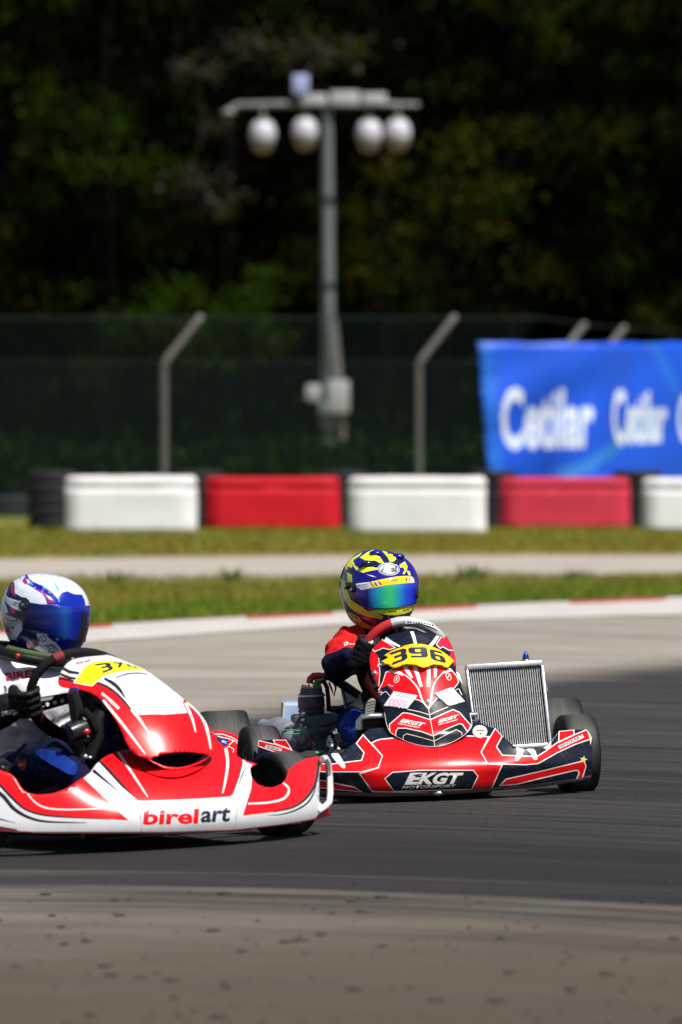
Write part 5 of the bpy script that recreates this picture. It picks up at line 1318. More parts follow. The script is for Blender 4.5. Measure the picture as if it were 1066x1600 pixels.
# ------------------------------------------------------------------ driver of kart 396
D1 = empty('person', K.pix(620, 1175, -0.65), 'driver in navy and red suit with lime yellow and blue helmet', 'person', 'kart drivers')
pk = K.pix
neck = pk(606, 992, -0.55); chest = pk(622, 1048, -0.60); hip = pk(622, 1140, -0.66)
shR = pk(549, 1013, -0.50); elR = pk(528, 1041, -0.38); wrR = pk(547, 1029, -0.26)
shL = pk(676, 1020, -0.58); elL = pk(700, 1068, -0.42); wrL = pk(706, 1066, -0.26)
kR = pk(553, 1133, -0.22); aR = pk(572, 1160, 0.0); hpR = pk(606, 1152, -0.62); hpL = pk(676, 1152, -0.62); kL = pk(722, 1135, -0.25); aL = pk(700, 1150, 0.0)
NV = 'navy_suit'
body1 = skin('body', [
    (chest, 0.135, hip, 0.125, NV), (neck, 0.062, chest, 0.12, NV), (neck, 0.05, neck + Vector((0, 0, 0.07)), 0.05, 'black_plastic'),
    (shR, 0.064, chest, 0.11, NV), (shL, 0.06, chest, 0.11, NV), (neck, 0.055, shR, 0.055, NV), (neck, 0.055, shL, 0.05, NV),
    (shR, 0.080, shR.lerp(elR, 0.62) + K.u * 0.008, 0.068, 'red_suit'), (shR.lerp(elR, 0.5) - K.u * 0.012, 0.060, elR - K.u * 0.006, 0.057, NV), (elR, 0.050, wrR, 0.040, NV),
    (shL, 0.060, elL, 0.048, 'red_suit'), (elL, 0.046, wrL, 0.038, 'white_suit'),
    (hpR, 0.09, kR, 0.062, NV), (kR, 0.062, aR, 0.045, 'blue_suit'), (hpR.lerp(kR, 0.75), 0.064, kR, 0.062, 'blue_suit'), (hpL, 0.09, kL, 0.058, NV), (kL, 0.055, aL, 0.042, NV), (hip, 0.11, hpR, 0.09, NV), (hip, 0.11, hpL, 0.09, NV)],
    D1, 0.0075, 5, 0.010, 15)
# gloves closed round the rim
def rim_glove(deg, P, N, wr, el, flip, par, s=1.0, name='glove'):
    p = P(deg); t = (P(deg + 4) - P(deg - 4)).normalized(); return glove(name, par, p, t, N, wr, el, s=s, flip=flip)
gR = rim_glove(158, SP, -K.l * 0.75 + K.u * 0.35 + K.f * 0.55, wrR, elR, 1, D1, 1.02)
gL = rim_glove(-30, SP, K.l * 0.6 + K.f * 0.4, wrL, elL, -1, D1, 0.9)
decal('glove_print', gR, [(text('OMP', (577, 998), (584, 1002), (582, 1008), (575.5, 1004)), 'white_print')], [gR], 0.001, 2)
decal('sleeve_print', body1, [(edge_of([(538, 1005), (541, 1003.5), (544, 1004), (543, 1007.5), (539, 1009)], 0.9), 'white_print'), (stroke([(539.5, 1008), (543, 1004.6)], 0.8), 'white_print'), (stroke([(545, 1006.5), (551, 1007), (556, 1005.5)], 0.8), 'white_print')], [body1], 0.0015, 2)
# boot with a pale tread facing forward
sole_c = pk(580.5, 1105, 0.03)
bt_ = skin('boot', [(aR, 0.042, pk(577, 1140, 0.02), 0.044, 'black_glove'), (pk(578, 1140, 0.0), 0.040, pk(583, 1105, 0.0), 0.034, 'black_glove'), (pk(589, 1106, -0.02), 0.03, pk(588, 1135, 0.0), 0.036, 'black_glove')], D1, 0.006, 4)
so = sheet('sole', D1, ellipse(580, 1108, 9.2, 17, 10, 24), [(stroke([(573 + i * 0.6, 1099 + i * 4.3), (586, 1095.5 + i * 4.6)], 1.1), 'black_glove') for i in range(6)] + [([[(588, 1085), (596, 1085), (594, 1130), (583, 1130)]], 'black_glove')], 'sole', K.surf(lambda l, z: 0.085 + 0 * l), -K.f, 0.014, 4, backmat='black_glove')

# helmet: lime yellow and blue
H1 = Helmet(K.pix(592.5, 921.5, -0.52), 24, 5, -7, (0.150, 0.165, 0.131, 0.140, 0.150, 2.35))
def z1(p): return zpts(p, 520, 850, 7.107)
hl = [([z1(p)], m) for m, p in [
    ('h_lime', [(300, 150), (380, 95), (450, 60), (470, 110), (490, 132), (520, 140), (570, 215), (520, 208), (460, 180), (440, 190), (400, 182), (360, 180)]),
    ('h_lime', [(545, 72), (610, 92), (600, 110), (660, 115), (705, 150), (690, 190), (640, 205), (612, 150), (570, 100)]),
    ('h_lime', [(195, 185), (220, 230), (260, 290), (340, 322), (400, 305), (440, 295), (520, 280), (540, 262), (470, 265), (440, 255), (380, 262), (345, 250), (300, 275), (250, 240), (228, 190), (240, 160)]),
    ('h_lime', [(150, 320), (165, 315), (215, 345), (218, 432), (165, 420), (160, 370)]),
    ('h_lime', [(60, 240), (110, 235), (150, 205), (230, 160), (330, 85), (260, 150), (200, 200), (165, 250), (150, 300), (130, 250)]),
    ('h_lime', [(80, 370), (110, 390), (148, 430), (140, 480), (180, 560), (200, 620), (260, 660), (330, 700), (400, 760), (320, 740), (250, 700), (190, 640), (140, 560), (95, 480)]),
    ('h_lime', [(130, 560), (180, 610), (250, 690), (320, 730), (400, 765), (300, 745), (200, 690), (140, 620)]),
    ('h_lime', [(82, 375), (112, 395), (150, 430), (150, 490), (190, 600), (255, 680), (345, 730), (430, 752), (540, 790), (530, 838), (400, 812), (260, 762), (185, 700), (135, 620), (100, 520)]),
    ('h_lime', [(78, 245), (110, 228), (200, 165), (330, 92), (300, 132), (245, 168), (205, 190), (222, 255), (170, 290), (150, 250), (120, 262)]),
    ('h_yellow', [(300, 735), (300, 735), (400, 760), (560, 800), (542, 842), (470, 830), (400, 812), (300, 775), (235, 745)]),
    ('h_purple', [(110, 560), (140, 640), (180, 690), (240, 745), (330, 790), (420, 812), (520, 830), (600, 835), (720, 810), (860, 760), (925, 760), (925, 830), (850, 870), (640, 900), (520, 880), (440, 880), (330, 850), (300, 800), (230, 770), (160, 710), (120, 640)]),
    ('h_purple', [(300, 800), (420, 860), (620, 905), (640, 960), (520, 950), (400, 920), (330, 880)]),
    ('h_yellow', [(160, 755), (210, 770), (300, 815), (330, 870), (300, 880), (220, 845), (170, 790)]),
    ('h_orange', [(300, 850), (420, 905), (540, 938), (560, 945), (530, 960), (420, 935), (310, 890)]),
    ('h_yellow', [(220, 850), (310, 890), (420, 932), (530, 958), (640, 965), (640, 980), (520, 980), (400, 955), (280, 910), (215, 865)]),
    ('h_orange', [(195, 775), (285, 815), (290, 835), (270, 840), (200, 795)]),
    ('h_purple', [(560, 800), (640, 800), (780, 785), (880, 750), (930, 790), (920, 830), (760, 840), (600, 835), (545, 842)]),
    ('h_lime', [(370, 725), (440, 728), (600, 722), (720, 710), (860, 680), (945, 660), (945, 740), (925, 790), (905, 790), (885, 742), (800, 772), (720, 785), (640, 790), (520, 775), (440, 755)]),
    ('h_navy', [(495, 70), (545, 72), (580, 115), (630, 205), (585, 215), (540, 140), (510, 90)]),
    ('h_navy', [(350, 180), (400, 190), (440, 185), (470, 205), (540, 225), (520, 255), (480, 265), (420, 245), (380, 262), (360, 215)]),
    ('h_navy', [(640, 215), (700, 180), (740, 150), (790, 180), (770, 200), (700, 225)]),
    ('h_navy', [(70, 245), (130, 250), (160, 330), (165, 420), (150, 430), (110, 390), (75, 340)]),
    ('h_navy', [(160, 250), (200, 260), (240, 320), (230, 360), (175, 300)]),
    ('h_lime', [(740, 235), (800, 195), (830, 250), (822, 290), (795, 335), (775, 330), (800, 290), (780, 255), (750, 265)]),
    ('h_white', [(370, 335), (440, 350), (490, 372), (430, 362)]),
    ('h_lime', [(820, 300), (850, 300), (865, 350), (845, 350)])]]
hl += [([z1([(340, 690), (360, 712), (430, 722), (470, 740), (380, 738)])], 'h_navy')]
hl += [([z1(ellipse(622, 280, 122, 70, 4))], 'h_white'), ([z1(ellipse(622, 280, 114, 61, 4)), z1(ellipse(622, 280, 104, 52, 4))], 'h_black'),
       (text('Arai', *[tuple(z1([q])[0]) for q in ((535, 245), (710, 242), (712, 312), (532, 310))], 0.05), 'h_black')]
hl += [([z1([(612, 748), (705, 742), (708, 754), (614, 762)])], 'h_black'), ([z1([(775, 735), (848, 718), (850, 730), (780, 747)])], 'h_black'),
       (text('OMP', *[tuple(z1([q])[0]) for q in ((215, 785), (285, 818), (282, 836), (208, 800))]), 'h_purple'), (edge_of(z1(ellipse(495, 900, 50, 16, 8)), 0.9), 'h_red'), (stroke(z1([(330, 815), (400, 835)]), 0.8), 'h_white'), (stroke(z1([(490, 855), (600, 880)]), 0.8), 'h_pink'),
       ([z1([(150, 430), (235, 425), (270, 470), (300, 640), (330, 700), (230, 640), (180, 560), (145, 480)])], 'h_black')]
helm1 = H1.build_shell('helmet', hl, 'h_blue', D1)
visor_mat('visor_green', [(0.0, (0.05, 0.03, 0.45)), (0.12, (0.04, 0.02, 0.40)), (0.2, (0.01, 0.02, 0.12)), (0.30, (0.02, 0.22, 0.65)), (0.45, (0.02, 0.45, 0.35)), (0.58, (0.05, 0.60, 0.18)), (0.70, (0.02, 0.42, 0.45)), (0.84, (0.02, 0.10, 0.80)), (1.0, (0.01, 0.02, 0.55))], 'X', -0.085, 0.125, 0.14, 0.25)
vis_o = z1([(262, 445), (300, 438), (415, 425), (560, 392), (700, 366), (800, 358), (862, 362), (892, 385), (912, 470), (922, 560), (924, 660), (860, 680), (720, 705), (600, 718), (440, 724), (372, 718), (330, 690), (300, 640), (270, 560)])
vs = [([z1([(262, 445), (300, 438), (415, 425), (560, 392), (700, 366), (800, 358), (862, 362), (892, 385), (900, 432), (800, 438), (700, 446), (600, 458), (520, 473), (420, 492), (320, 512), (280, 480)])], 'h_yellow'),
      ([z1([(262, 445), (300, 438), (415, 425), (442, 486), (320, 512), (280, 480)])], 'h_white'), (stroke(z1([(420, 424), (455, 480)]), 1.6), 'h_red'),
      ([z1([(458, 432), (478, 428), (502, 464), (480, 468)])], 'tuft_green'), ([z1([(478, 428), (502, 423), (526, 459), (502, 464)])], 'h_white'), ([z1([(502, 423), (522, 419), (546, 454), (526, 459)])], 'h_red'),
      ([z1([(806, 378), (820, 376), (818, 416), (803, 418)])], 'h_red'), ([z1([(820, 376), (836, 375), (834, 414), (818, 416)])], 'h_white'), ([z1([(836, 375), (850, 374), (848, 412), (834, 414)])], 'h_orange'), ([z1([(852, 364), (895, 384), (902, 430), (856, 432)])], 'h_white'),
      (text('coco', *[tuple(z1([q])[0]) for q in ((645, 402), (718, 392), (720, 410), (648, 420))], 0.02), 'h_navy'), (text('MOTORSPORT', *[tuple(z1([q])[0]) for q in ((292, 458), (400, 438), (404, 450), (296, 470))], 0.02), 'h_navy'), (text('team', *[tuple(z1([q])[0]) for q in ((335, 478), (385, 468), (387, 478), (337, 488))], 0.02), 'h_navy')]
v1 = H1.panel('visor', vis_o, vs, 'visor_green', helm1, 1.022)
for (x, y, r) in ((163, 470, 0.012), (228, 505, 0.011)):
    p, d = H1.at(*z1([(x, y)])[0], 1.02); mb = MB(); mb.lathe([(r, -0.012), (r, 0.004), (r * 0.6, 0.007), (0.001, 0.007)], p, d, 16); mb.build('visor_pivot', ['h_black'], helm1)
    mb = MB(); mb.lathe([(r * 0.4, 0.006), (r * 0.4, 0.009), (0.001, 0.009)], p, d, 10); mb.build('screw', ['steel'], helm1)
p, d = H1.at(*z1([(922, 560)])[0], 1.03); mb = MB(); mb.box(p, (0.012, 0.02, 0.03), None, 0, 0.003); mb.build('visor_tab', ['h_black'], helm1)
for (x, y) in ((480, 105), (725, 140), (380, 215)):
    p, d = H1.at(*z1([(x, y)])[0], 1.0); mb = MB(); mb.ball(p, 0.016, 0, 8, (1.5, 1.2, 0.7)); mb.build('vent_scoop', ['h_blue' if x != 380 else 'h_navy'], helm1)
# ================================================================== WHITE AND RED KART, NUMBER 370
Q = Kart(-0.64, 21.5, 30.0, 'racing_kart', 'white and red racing kart with acid yellow plate at the left edge')
B = Q.th
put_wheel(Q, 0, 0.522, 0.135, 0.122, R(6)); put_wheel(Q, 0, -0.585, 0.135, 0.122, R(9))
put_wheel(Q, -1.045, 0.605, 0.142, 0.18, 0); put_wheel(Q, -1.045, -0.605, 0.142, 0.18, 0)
mb = MB()
for sg in (-1, 1):
    mb.tube([Q.w(0.22, sg * 0.20, 0.055), Q.w(0.0, sg * 0.26, 0.055), Q.w(-0.5, sg * 0.33, 0.055), Q.w(-1.12, sg * 0.33, 0.06)], 0.016, 8)
    mb.tube([Q.w(0.0, sg * 0.24, 0.06), Q.w(0.0, sg * 0.42, 0.11), Q.w(0, sg * 0.49, 0.135)], 0.014, 8)
for f in (0.2, -0.4, -0.95): mb.tube([Q.w(f, -0.30, 0.055), Q.w(f, 0.30, 0.055)], 0.014, 8)
mb.build('chassis_frame', ['black_metal'], B)
mb = MB(); mb.box(Q.w(-0.15, 0, 0.042), (0.52, 0.85, 0.004), Q.M3(), 0, 0.001); mb.build('floor_tray', ['black_metal'], B)
mb = MB(); mb.tube([Q.w(-1.045, -0.62, 0.142), Q.w(-1.045, 0.62, 0.142)], 0.02, 14); mb.build('rear_axle', ['steel'], B)
bucket_seat(Q, -0.72, B, 'black_plastic')
mb = MB(); mb.box(Q.w(-0.72, -0.42, 0.20), (0.20, 0.22, 0.26), Q.M3(), 0, 0.03); mb.lathe([(0.05, 0), (0.05, 0.12), (0.001, 0.13)], Q.w(-0.72, -0.42, 0.30), Q.u, 20); mb.build('engine', ['engine_grey'], B)

def G_fair(l, z):
    al = np.abs(l); c = 1 - 0.80 * sst(al, 0.20, 0.45)
    return 0.37 - 0.21 * (al / 0.58) ** 2.2 - c * 3.0 * np.maximum(0, z - 0.10) ** 1.6 - 2.0 * np.maximum(0, 0.08 - z) ** 1.5 - 0.16 * np.maximum(0, z - 0.10) * sst(al, 0.3, 0.5)
g_out = [(-150, 1205), (-80, 1198), (0, 1203), (16, 1208.6), (25, 1216.5), (34, 1231), (42, 1238.5), (60, 1242), (84, 1240), (105, 1232), (131, 1215), (143, 1206), (151, 1195), (158, 1187.6), (170, 1180), (184, 1174.5), (200, 1171), (225, 1166), (280, 1158), (325, 1156), (339, 1157), (352, 1168), (365, 1177), (379, 1186.5), (390, 1190), (402, 1194), (392, 1199), (391, 1204), (394, 1216), (402, 1225), (415, 1230), (428, 1230.5), (441, 1225), (448, 1217.5), (452, 1204), (462, 1194), (480.6, 1184.7), (496, 1182), (505, 1183), (503, 1197), (499, 1211), (499, 1252), (508, 1262), (516, 1260), (516, 1274), (491, 1281), (470, 1286), (444, 1289.5), (407, 1293.5), (365, 1299), (260, 1302.5), (52, 1302), (0, 1299), (-80, 1290), (-150, 1280)]
W0 = [(-150, 1215), (-60, 1208), (-20, 1215), (0, 1227), (16, 1244), (39, 1264), (71, 1274), (126, 1278), (173, 1280), (201, 1282), (131, 1216), (143, 1206), (155, 1189), (215, 1250.5), (221, 1251.4), (260, 1250), (312, 1248), (361, 1244.5), (368, 1232), (375.6, 1206), (379.5, 1186), (396, 1188), (391, 1203), (394, 1216), (392.6, 1232), (379.5, 1274.5), (428, 1268.7), (460, 1261), (481, 1245), (494, 1221), (499, 1180), (510, 1180), (510, 1262), (499, 1272), (491, 1279), (444, 1287), (365, 1296.5), (260, 1299.5), (52, 1299.5), (0, 1296), (-150, 1278)]
gp = [([W0], 'white_paint'),
      (stroke([(-60, 1207), (-20, 1214), (0, 1227), (16, 1244), (39, 1264), (71, 1274), (126, 1278), (173, 1280)], [4, 4, 4, 4, 3.5, 3, 2, 1], True), 'black_paint'),
      (stroke([(-40, 1222), (0, 1240), (21, 1263), (42, 1276), (66, 1283), (100, 1285), (136, 1285.5)], [6, 6.5, 6, 5, 4, 2.5, 0.8], True), 'black_paint'),
      (stroke([(-30, 1276), (0, 1280), (24, 1286)], [3, 2.5, 0.8]), 'black_paint'), ([[(-60, 1285), (0, 1291), (26, 1295.5), (30, 1300), (-60, 1300)]], 'dark_red_suit'),
      ([[(147, 1201), (144, 1206), (160, 1218), (193, 1243)]], 'black_paint'), ([[(153, 1189), (158, 1187.5), (172, 1202), (196, 1229), (215, 1250.5), (190, 1229)]], 'black_paint'),
      (stroke([(428, 1268.7), (460, 1260.5), (481, 1244.5), (494, 1221), (499.5, 1182)], [1.5, 3, 4, 4, 4], True), 'black_paint'),
      (stroke([(418, 1274), (440, 1272.5), (462, 1266), (480, 1255), (490, 1240), (494.5, 1226)], [0.8, 2, 2.6, 3, 2.4, 0.8], True), 'black_paint'),
      (stroke([(379, 1190), (373, 1215), (363, 1243)], [2, 2, 1]), 'black_paint'), (stroke([(386, 1195), (378, 1212), (372, 1230)], [0.8, 2, 0.6]), 'black_paint'),
      (stroke([(185, 1175.5), (208, 1210), (231, 1245)], [3.6, 3.2, 1.6]), 'white_line'), (stroke([(353, 1169), (356, 1192.5), (352.5, 1219), (348, 1239)], [4.5, 4.2, 3.4, 1.5], True), 'white_line'),
      (stroke([(43, 1240), (56.5, 1254.6), (73.5, 1262.5), (105, 1265), (168, 1263)], [2.2, 2.4, 2.6, 2.4, 1], True), 'white_line'),
      (stroke([(388, 1255.8), (417.6, 1254), (441, 1249), (450.4, 1240), (450.5, 1230.6), (443, 1223.5)], [2, 3, 3.4, 3.6, 3.4, 2.5], True), 'white_line'),
      ([[(491, 1282), (516, 1258), (518, 1275), (500, 1284)]], 'clean_red_paint'),
      ([[(379, 1186), (402, 1193), (400, 1196), (386, 1192)]], 'sky_sheen_red'),
      (stroke([(260, 1301), (365, 1298.5), (444, 1289), (492, 1281)], 1.8), 'lip_plastic'), (stroke([(-60, 1294), (0, 1299.5), (52, 1301), (260, 1301)], 1.8), 'lip_plastic'),
      (text('birel', (225.5, 1264.5), (311.5, 1263.5), (309.5, 1287.5), (223.5, 1289.5), 0.035), 'clean_red_paint'), (text('art', (315.5, 1262.5), (362, 1260.5), (358.5, 1284), (313, 1286), 0.03), 'plate_ink')]
gf = sheet('front_fairing', B, g_out, gp, 'clean_red_paint', Q.surf(G_fair), -Q.f, 0.006, 8)
sq = Q.surf(lambda l, z: G_fair(l, z) + 0.002)
for a, b in (((218, 1253), (222, 1298)), ((372, 1262), (366, 1296))):
    mb = MB(); mb.tube([Vector(p) for p in sq([a, ((a[0] + b[0]) / 2, (a[1] + b[1]) / 2), b])], 0.0012, 5); mb.build('seam', ['h_grey'], gf)
# white tube loop at the end of the fairing
fl = Q.loc(Vector(sq([(500, 1200)])[0]))[0]; fl2 = Q.loc(Vector(sq([(500, 1265)])[0]))[0]
mb = MB(); mb.tube([Q.pix(x, y, f) for x, y, f in ((503, 1186, fl), (508.5, 1184.5, fl - 0.01), (512.5, 1191, fl - 0.03), (515.5, 1215, fl - 0.05), (516, 1240, fl2 - 0.05), (514.5, 1254, fl2 - 0.03), (506, 1262, fl2 - 0.01), (496, 1268, fl2))], 0.0105, 10); mb.build('end_loop', ['white_paint'], gf)

# number panel
def G_nas(l, z):
    l0 = 0.0; d = l - l0
    sp_ = lambda x, w: 0.5 * (x + np.sqrt(x * x + w * w))
    base = 0.325 - 0.62 * sp_(z - 0.235, 0.07) - 1.5 * sp_(z - 0.36, 0.05) ** 1.6 - 1.2 * sp_(z - 0.50, 0.04) - 0.15 * sp_(0.225 - z, 0.05)
    return base - 2.2 * d * d
n_out = catmull([(92, 1065), (93.5, 1057), (97, 1049), (103.6, 1039), (112, 1032), (122, 1027), (143, 1022.6), (167, 1023), (181, 1027), (193, 1032), (210, 1039), (227, 1047), (243, 1057), (264, 1073), (290, 1094), (308.5, 1110), (324, 1131), (333.5, 1149), (337, 1167.6), (335, 1177), (327, 1183), (316, 1191), (298, 1199), (279.6, 1203), (261, 1202), (243, 1194), (230, 1186), (216.6, 1181), (206, 1172), (198, 1160), (190, 1141), (180, 1123), (167, 1104.6), (156, 1091), (140, 1082), (122, 1077), (104, 1075), (95, 1072)], True, 4)
duct = catmull([(236, 1186), (258.6, 1178.5), (285, 1175), (311, 1177), (327, 1181.5), (316, 1188.5), (298, 1195.5), (280, 1199), (261, 1198), (246, 1192.5)], True, 4)
Wn = [(88, 1056), (94, 1045), (104, 1036), (122, 1024), (143, 1019), (167, 1020), (195, 1029), (229, 1044), (266, 1070), (288, 1090), (286, 1098), (293, 1114), (283, 1114.5), (258, 1116.5), (240, 1116), (216, 1117), (234, 1147), (225, 1135), (207, 1110), (195, 1097), (180, 1083), (163, 1071), (146, 1066), (118, 1064), (100, 1057.5)]
plt = [(115.5, 1066.5), (144, 1071.7), (155, 1062), (167, 1054.7), (190, 1049.4), (208, 1048), (229, 1048), (220, 1043.5), (211, 1040), (193, 1034.5), (180, 1032.4), (166.7, 1032), (145.7, 1034), (132.5, 1041.5), (124.7, 1053)]
np_ = [([Wn], 'white_paint'), (stroke([(92, 1060), (109, 1063), (120, 1067)], [4, 4, 3]), 'black_paint'),
       (stroke([(98, 1044), (109, 1050), (124, 1052)], [5, 5.5, 4]), 'black_paint'), (stroke([(94, 1053), (109, 1059), (121, 1061)], [4, 4.5, 3.5]), 'black_paint'),
       (stroke([(146, 1065), (164, 1071.5), (180, 1082), (195.6, 1097.5), (212, 1118)], [4, 4, 4, 3.5, 1.5], True), 'black_paint'),
       (stroke([(163, 1060), (177, 1068), (187, 1077.5), (196, 1091)], [3.5, 6, 5.5, 1.2], True), 'black_paint'),
       (stroke([(206, 1108), (220, 1126), (234, 1147)], [5, 3.6, 1.4]), 'white_line'), (stroke([(290, 1098), (300.6, 1123), (306, 1144)], [4, 3.6, 1.4], True), 'white_line'),
       (stroke([(293, 1097), (314, 1117.7), (324, 1141), (329.5, 1170)], [3.6, 4.2, 4.4, 2], True), 'white_line'),
       (stroke([(161, 1094), (185, 1123), (206, 1150), (227, 1178)], [4, 4, 3.6, 1.6], True), 'white_line'), (stroke([(159, 1083), (172, 1094), (186, 1107)], [3, 4.5, 4]), 'white_line'), (stroke([(163, 1087.5), (182, 1103)], 1.3), 'h_red'),
       (stroke([(181, 1058.8), (198, 1053.2), (215, 1051.8), (231, 1053.4)], [1.5, 2, 2, 1.2], True), 'h_deep'),
       (text('birel', (119, 1034.5), (140, 1030), (141, 1033.5), (120, 1038.5), 0.04), 'h_red')]
for i in range(5): np_.append((stroke([(191 + i * 5.2, 1076 + i * 8.6), (194.5 + i * 5.2, 1074.5 + i * 8.4)], 1.0), 'h_grey'))
np_ += [([plt], 'acid_plate'), (edge_of(plt, 1.2), 'white_line'),
        (in_quad(DIG['3'], (146, 1037.8), (171, 1034.8), (178, 1045.5), (161, 1052)), 'plate_ink'), (in_quad(DIG['7'], (176.5, 1034.8), (191, 1034.8), (193, 1043.5), (183, 1043)), 'plate_ink'), (in_quad(DIG['0'], (195, 1036.2), (210, 1040.5), (218, 1044.6), (203, 1042.8)), 'plate_ink')]
edge_in = [n_out[i] for i in range(len(n_out)) if 1060 < n_out[i][1] < 1185 and n_out[i][0] < 220]
nf = sheet('front_panel', B, n_out, np_, 'clean_red_paint', Q.surf(G_nas), -Q.f, 0.005, 7, [duct])
sheet('air_duct', nf, catmull([(228, 1184), (258, 1172), (285, 1168), (315, 1170), (336, 1178), (322, 1190), (300, 1200), (280, 1203), (258, 1202), (240, 1196)], True, 4), [(stroke([(244, 1194), (262, 1198.5), (282, 1199.5), (300, 1196), (318, 1188.5)], 2.0, True), 'lip_plastic')], 'dark_core', Q.surf(lambda l, z: G_nas(l, z) - 0.06), -Q.f, 0.004, 8)

# steering wheel
WS, WP, WH = steering_wheel(Q, (128, 1086), -0.23, 80, 67, 0.017, [(20, 55, 'black_grip', 0.017), (55, 112, 'black_grip', 0.015), (112, 123, 'dark_red_suit', 0.0165), (124, 196, 'black_grip', 0.015), (196, 300, 'suede_dark', 0.0215), (300, 380, 'black_grip', 0.017)], 0.05, (95, 190, 330), 'black_metal')
mb = MB(); mb.tube([WH, Q.w(0.02, 0, 0.12)], 0.012, 10); mb.build('steering_column', ['black_metal'], B)
mb = MB(); mb.tube([WP(200, 0.85), WP(196, 0.35), WH], [0.013, 0.018, 0.02], 8); mb.build('spoke', ['black_metal'], WS)
for k in (0.45, 0.6, 0.75):
    p = WP(197, k) + Q.f * 0.017; mb = MB(); mb.lathe([(0.006, -0.004), (0.006, 0.003), (0.001, 0.003)], p, Q.f, 10); mb.build('spoke_hole', ['white_print'], WS)
decal('wheel_label', WS, [(stroke([(119, 1021.5), (131, 1019.5), (141, 1018.8)], 2.4), 'h_red'), ([[(122, 1021), (128, 1019.8), (128, 1022.5), (123, 1023.5)]], 'white_print'), (text('BIREL', (147, 1017.5), (166, 1018.5), (166, 1021.5), (147, 1020.5)), 'white_print')], [WS], 0.001, 3)
# hoses, brake master cylinder and struts between wheel and panel
mb = MB(); mb.tube(Q.pixs([(113, 1082), (118, 1100), (121, 1130), (124, 1165), (128, 1195)], 0.06), [0.018, 0.022, 0.02, 0.022, 0.022], 8); mb.tube(Q.pixs([(158, 1112), (150, 1125), (152, 1150), (140, 1185)], 0.08), [0.016, 0.024, 0.022, 0.02], 8); mb.tube(Q.pixs([(112, 1162), (126, 1154), (150, 1148), (166, 1140)], 0.07), [0.022, 0.022, 0.02, 0.016], 8); mb.tube(Q.pixs([(130, 1110), (142, 1122), (150, 1140)], 0.10), 0.014, 8)
mb.build('steering_support', ['black_plastic'], B)
mb = MB(); mb.lathe([(0.001, -0.03), (0.026, -0.03), (0.028, 0.0), (0.024, 0.028), (0.001, 0.03)], Q.pix(122, 1140, 0.09), Q.l + Q.u * 0.3, 18); mb.build('brake_reservoir', ['black_metal'], B)
mb = MB(); mb.ball(Q.pix(133.5, 1182.5, 0.13), 0.009, 0, 8); mb.ball(Q.pix(141, 1184, 0.13), 0.007, 0, 8); mb.build('bolt', ['steel'], B)
mb = MB(); mb.ball(Q.pix(134, 1143, 0.11), 0.011, 0, 8, (1.4, 1, 1)); mb.build('brake_cap', ['h_red'], B)
mb = MB(); mb.box(Q.pix(118, 1081, 0.05), (0.02, 0.02, 0.03), None, 0, 0.004); mb.build('clamp', ['blue_anodised'], B)
mb = MB(); mb.tube(Q.pixs([(113, 1081), (130, 1092), (150, 1080), (165, 1074)], -0.02), 0.011, 8); mb.build('panel_bracket', ['black_metal'], B)
mb = MB(); mb.tube(Q.pixs([(-20, 1196), (5, 1190), (12, 1196), (8, 1206)], -0.05), 0.014, 8); mb.ball(Q.pix(4, 1201, -0.02), 0.012, 0, 8); mb.build('tie_rod', ['black_metal'], B)

# ------------------------------------------------------------------ driver of kart 370
D2 = empty('person', Q.pix(20, 1215, -0.70), 'driver in white and navy suit with white and blue helmet', 'person', 'kart drivers')
pk = Q.pix
neck = pk(48, 1022, -0.52); chest = pk(44, 1092, -0.53); hip = pk(20, 1170, -0.68)
shR = pk(-20, 1062, -0.52); elR = pk(-38, 1122, -0.42); wrR = pk(22, 1104, -0.29)
shL = pk(112, 1062, -0.58); elL = pk(170, 1110, -0.42); wrL = pk(190, 1095, -0.28)
hpR = pk(8, 1220, -0.58); kR = pk(82, 1188, -0.10); aR = pk(128, 1222, 0.16); hpL = pk(70, 1180, -0.64); kL = pk(176, 1156, -0.12); aL = pk(205, 1195, 0.12)
WS_ = 'white_suit'
body2 = skin('body', [
    (chest, 0.152, hip, 0.135, WS_), (neck, 0.065, chest, 0.135, WS_), (neck, 0.06, neck + Vector((0, 0, 0.06)), 0.055, 'black_plastic'),
    (neck, 0.06, shR, 0.062, WS_), (neck, 0.06, shL, 0.06, WS_), (shR, 0.07, chest, 0.12, WS_), (shL, 0.068, chest, 0.12, WS_),
    (neck + Q.u * 0.02, 0.064, shL.lerp(neck, 0.6) + Q.u * 0.004, 0.058, NV), (neck + Q.u * 0.02, 0.064, shR.lerp(neck, 0.6) + Q.u * 0.012, 0.055, NV),
    (shR, 0.072, elR, 0.056, WS_), (elR, 0.056, wrR, 0.042, WS_), (shL, 0.070, elL, 0.052, NV), (elL, 0.052, wrL, 0.04, NV),
    (hpR, 0.082, kR, 0.066, NV), (kR, 0.068, aR, 0.05, NV), (hpL, 0.10, kL, 0.066, NV), (kL, 0.066, aL, 0.046, NV), (hip, 0.12, hpR, 0.078, WS_), (hip, 0.12, hpL, 0.10, NV)],
    D2, 0.0065, 6, 0.007, 11)
g2 = glove('glove', D2, WP(187), WP(182) - WP(192), -Q.l * 0.7 + Q.u * 0.5 + Q.f * 0.35, wrR, elR, s=1.12, flip=1)
gl2 = glove('glove', D2, WP(8), WP(12) - WP(4), Q.l * 0.6 + Q.f * 0.5, wrL, elL, s=1.0, flip=-1)
cuff = skin('glove_cuff', [(wrR, 0.046, pk(-2, 1113, -0.34), 0.056, 'black_glove'), (pk(-2, 1113, -0.34), 0.056, pk(-30, 1122, -0.39), 0.062, 'black_glove')], D2, 0.006, 3, 0.002, 30)
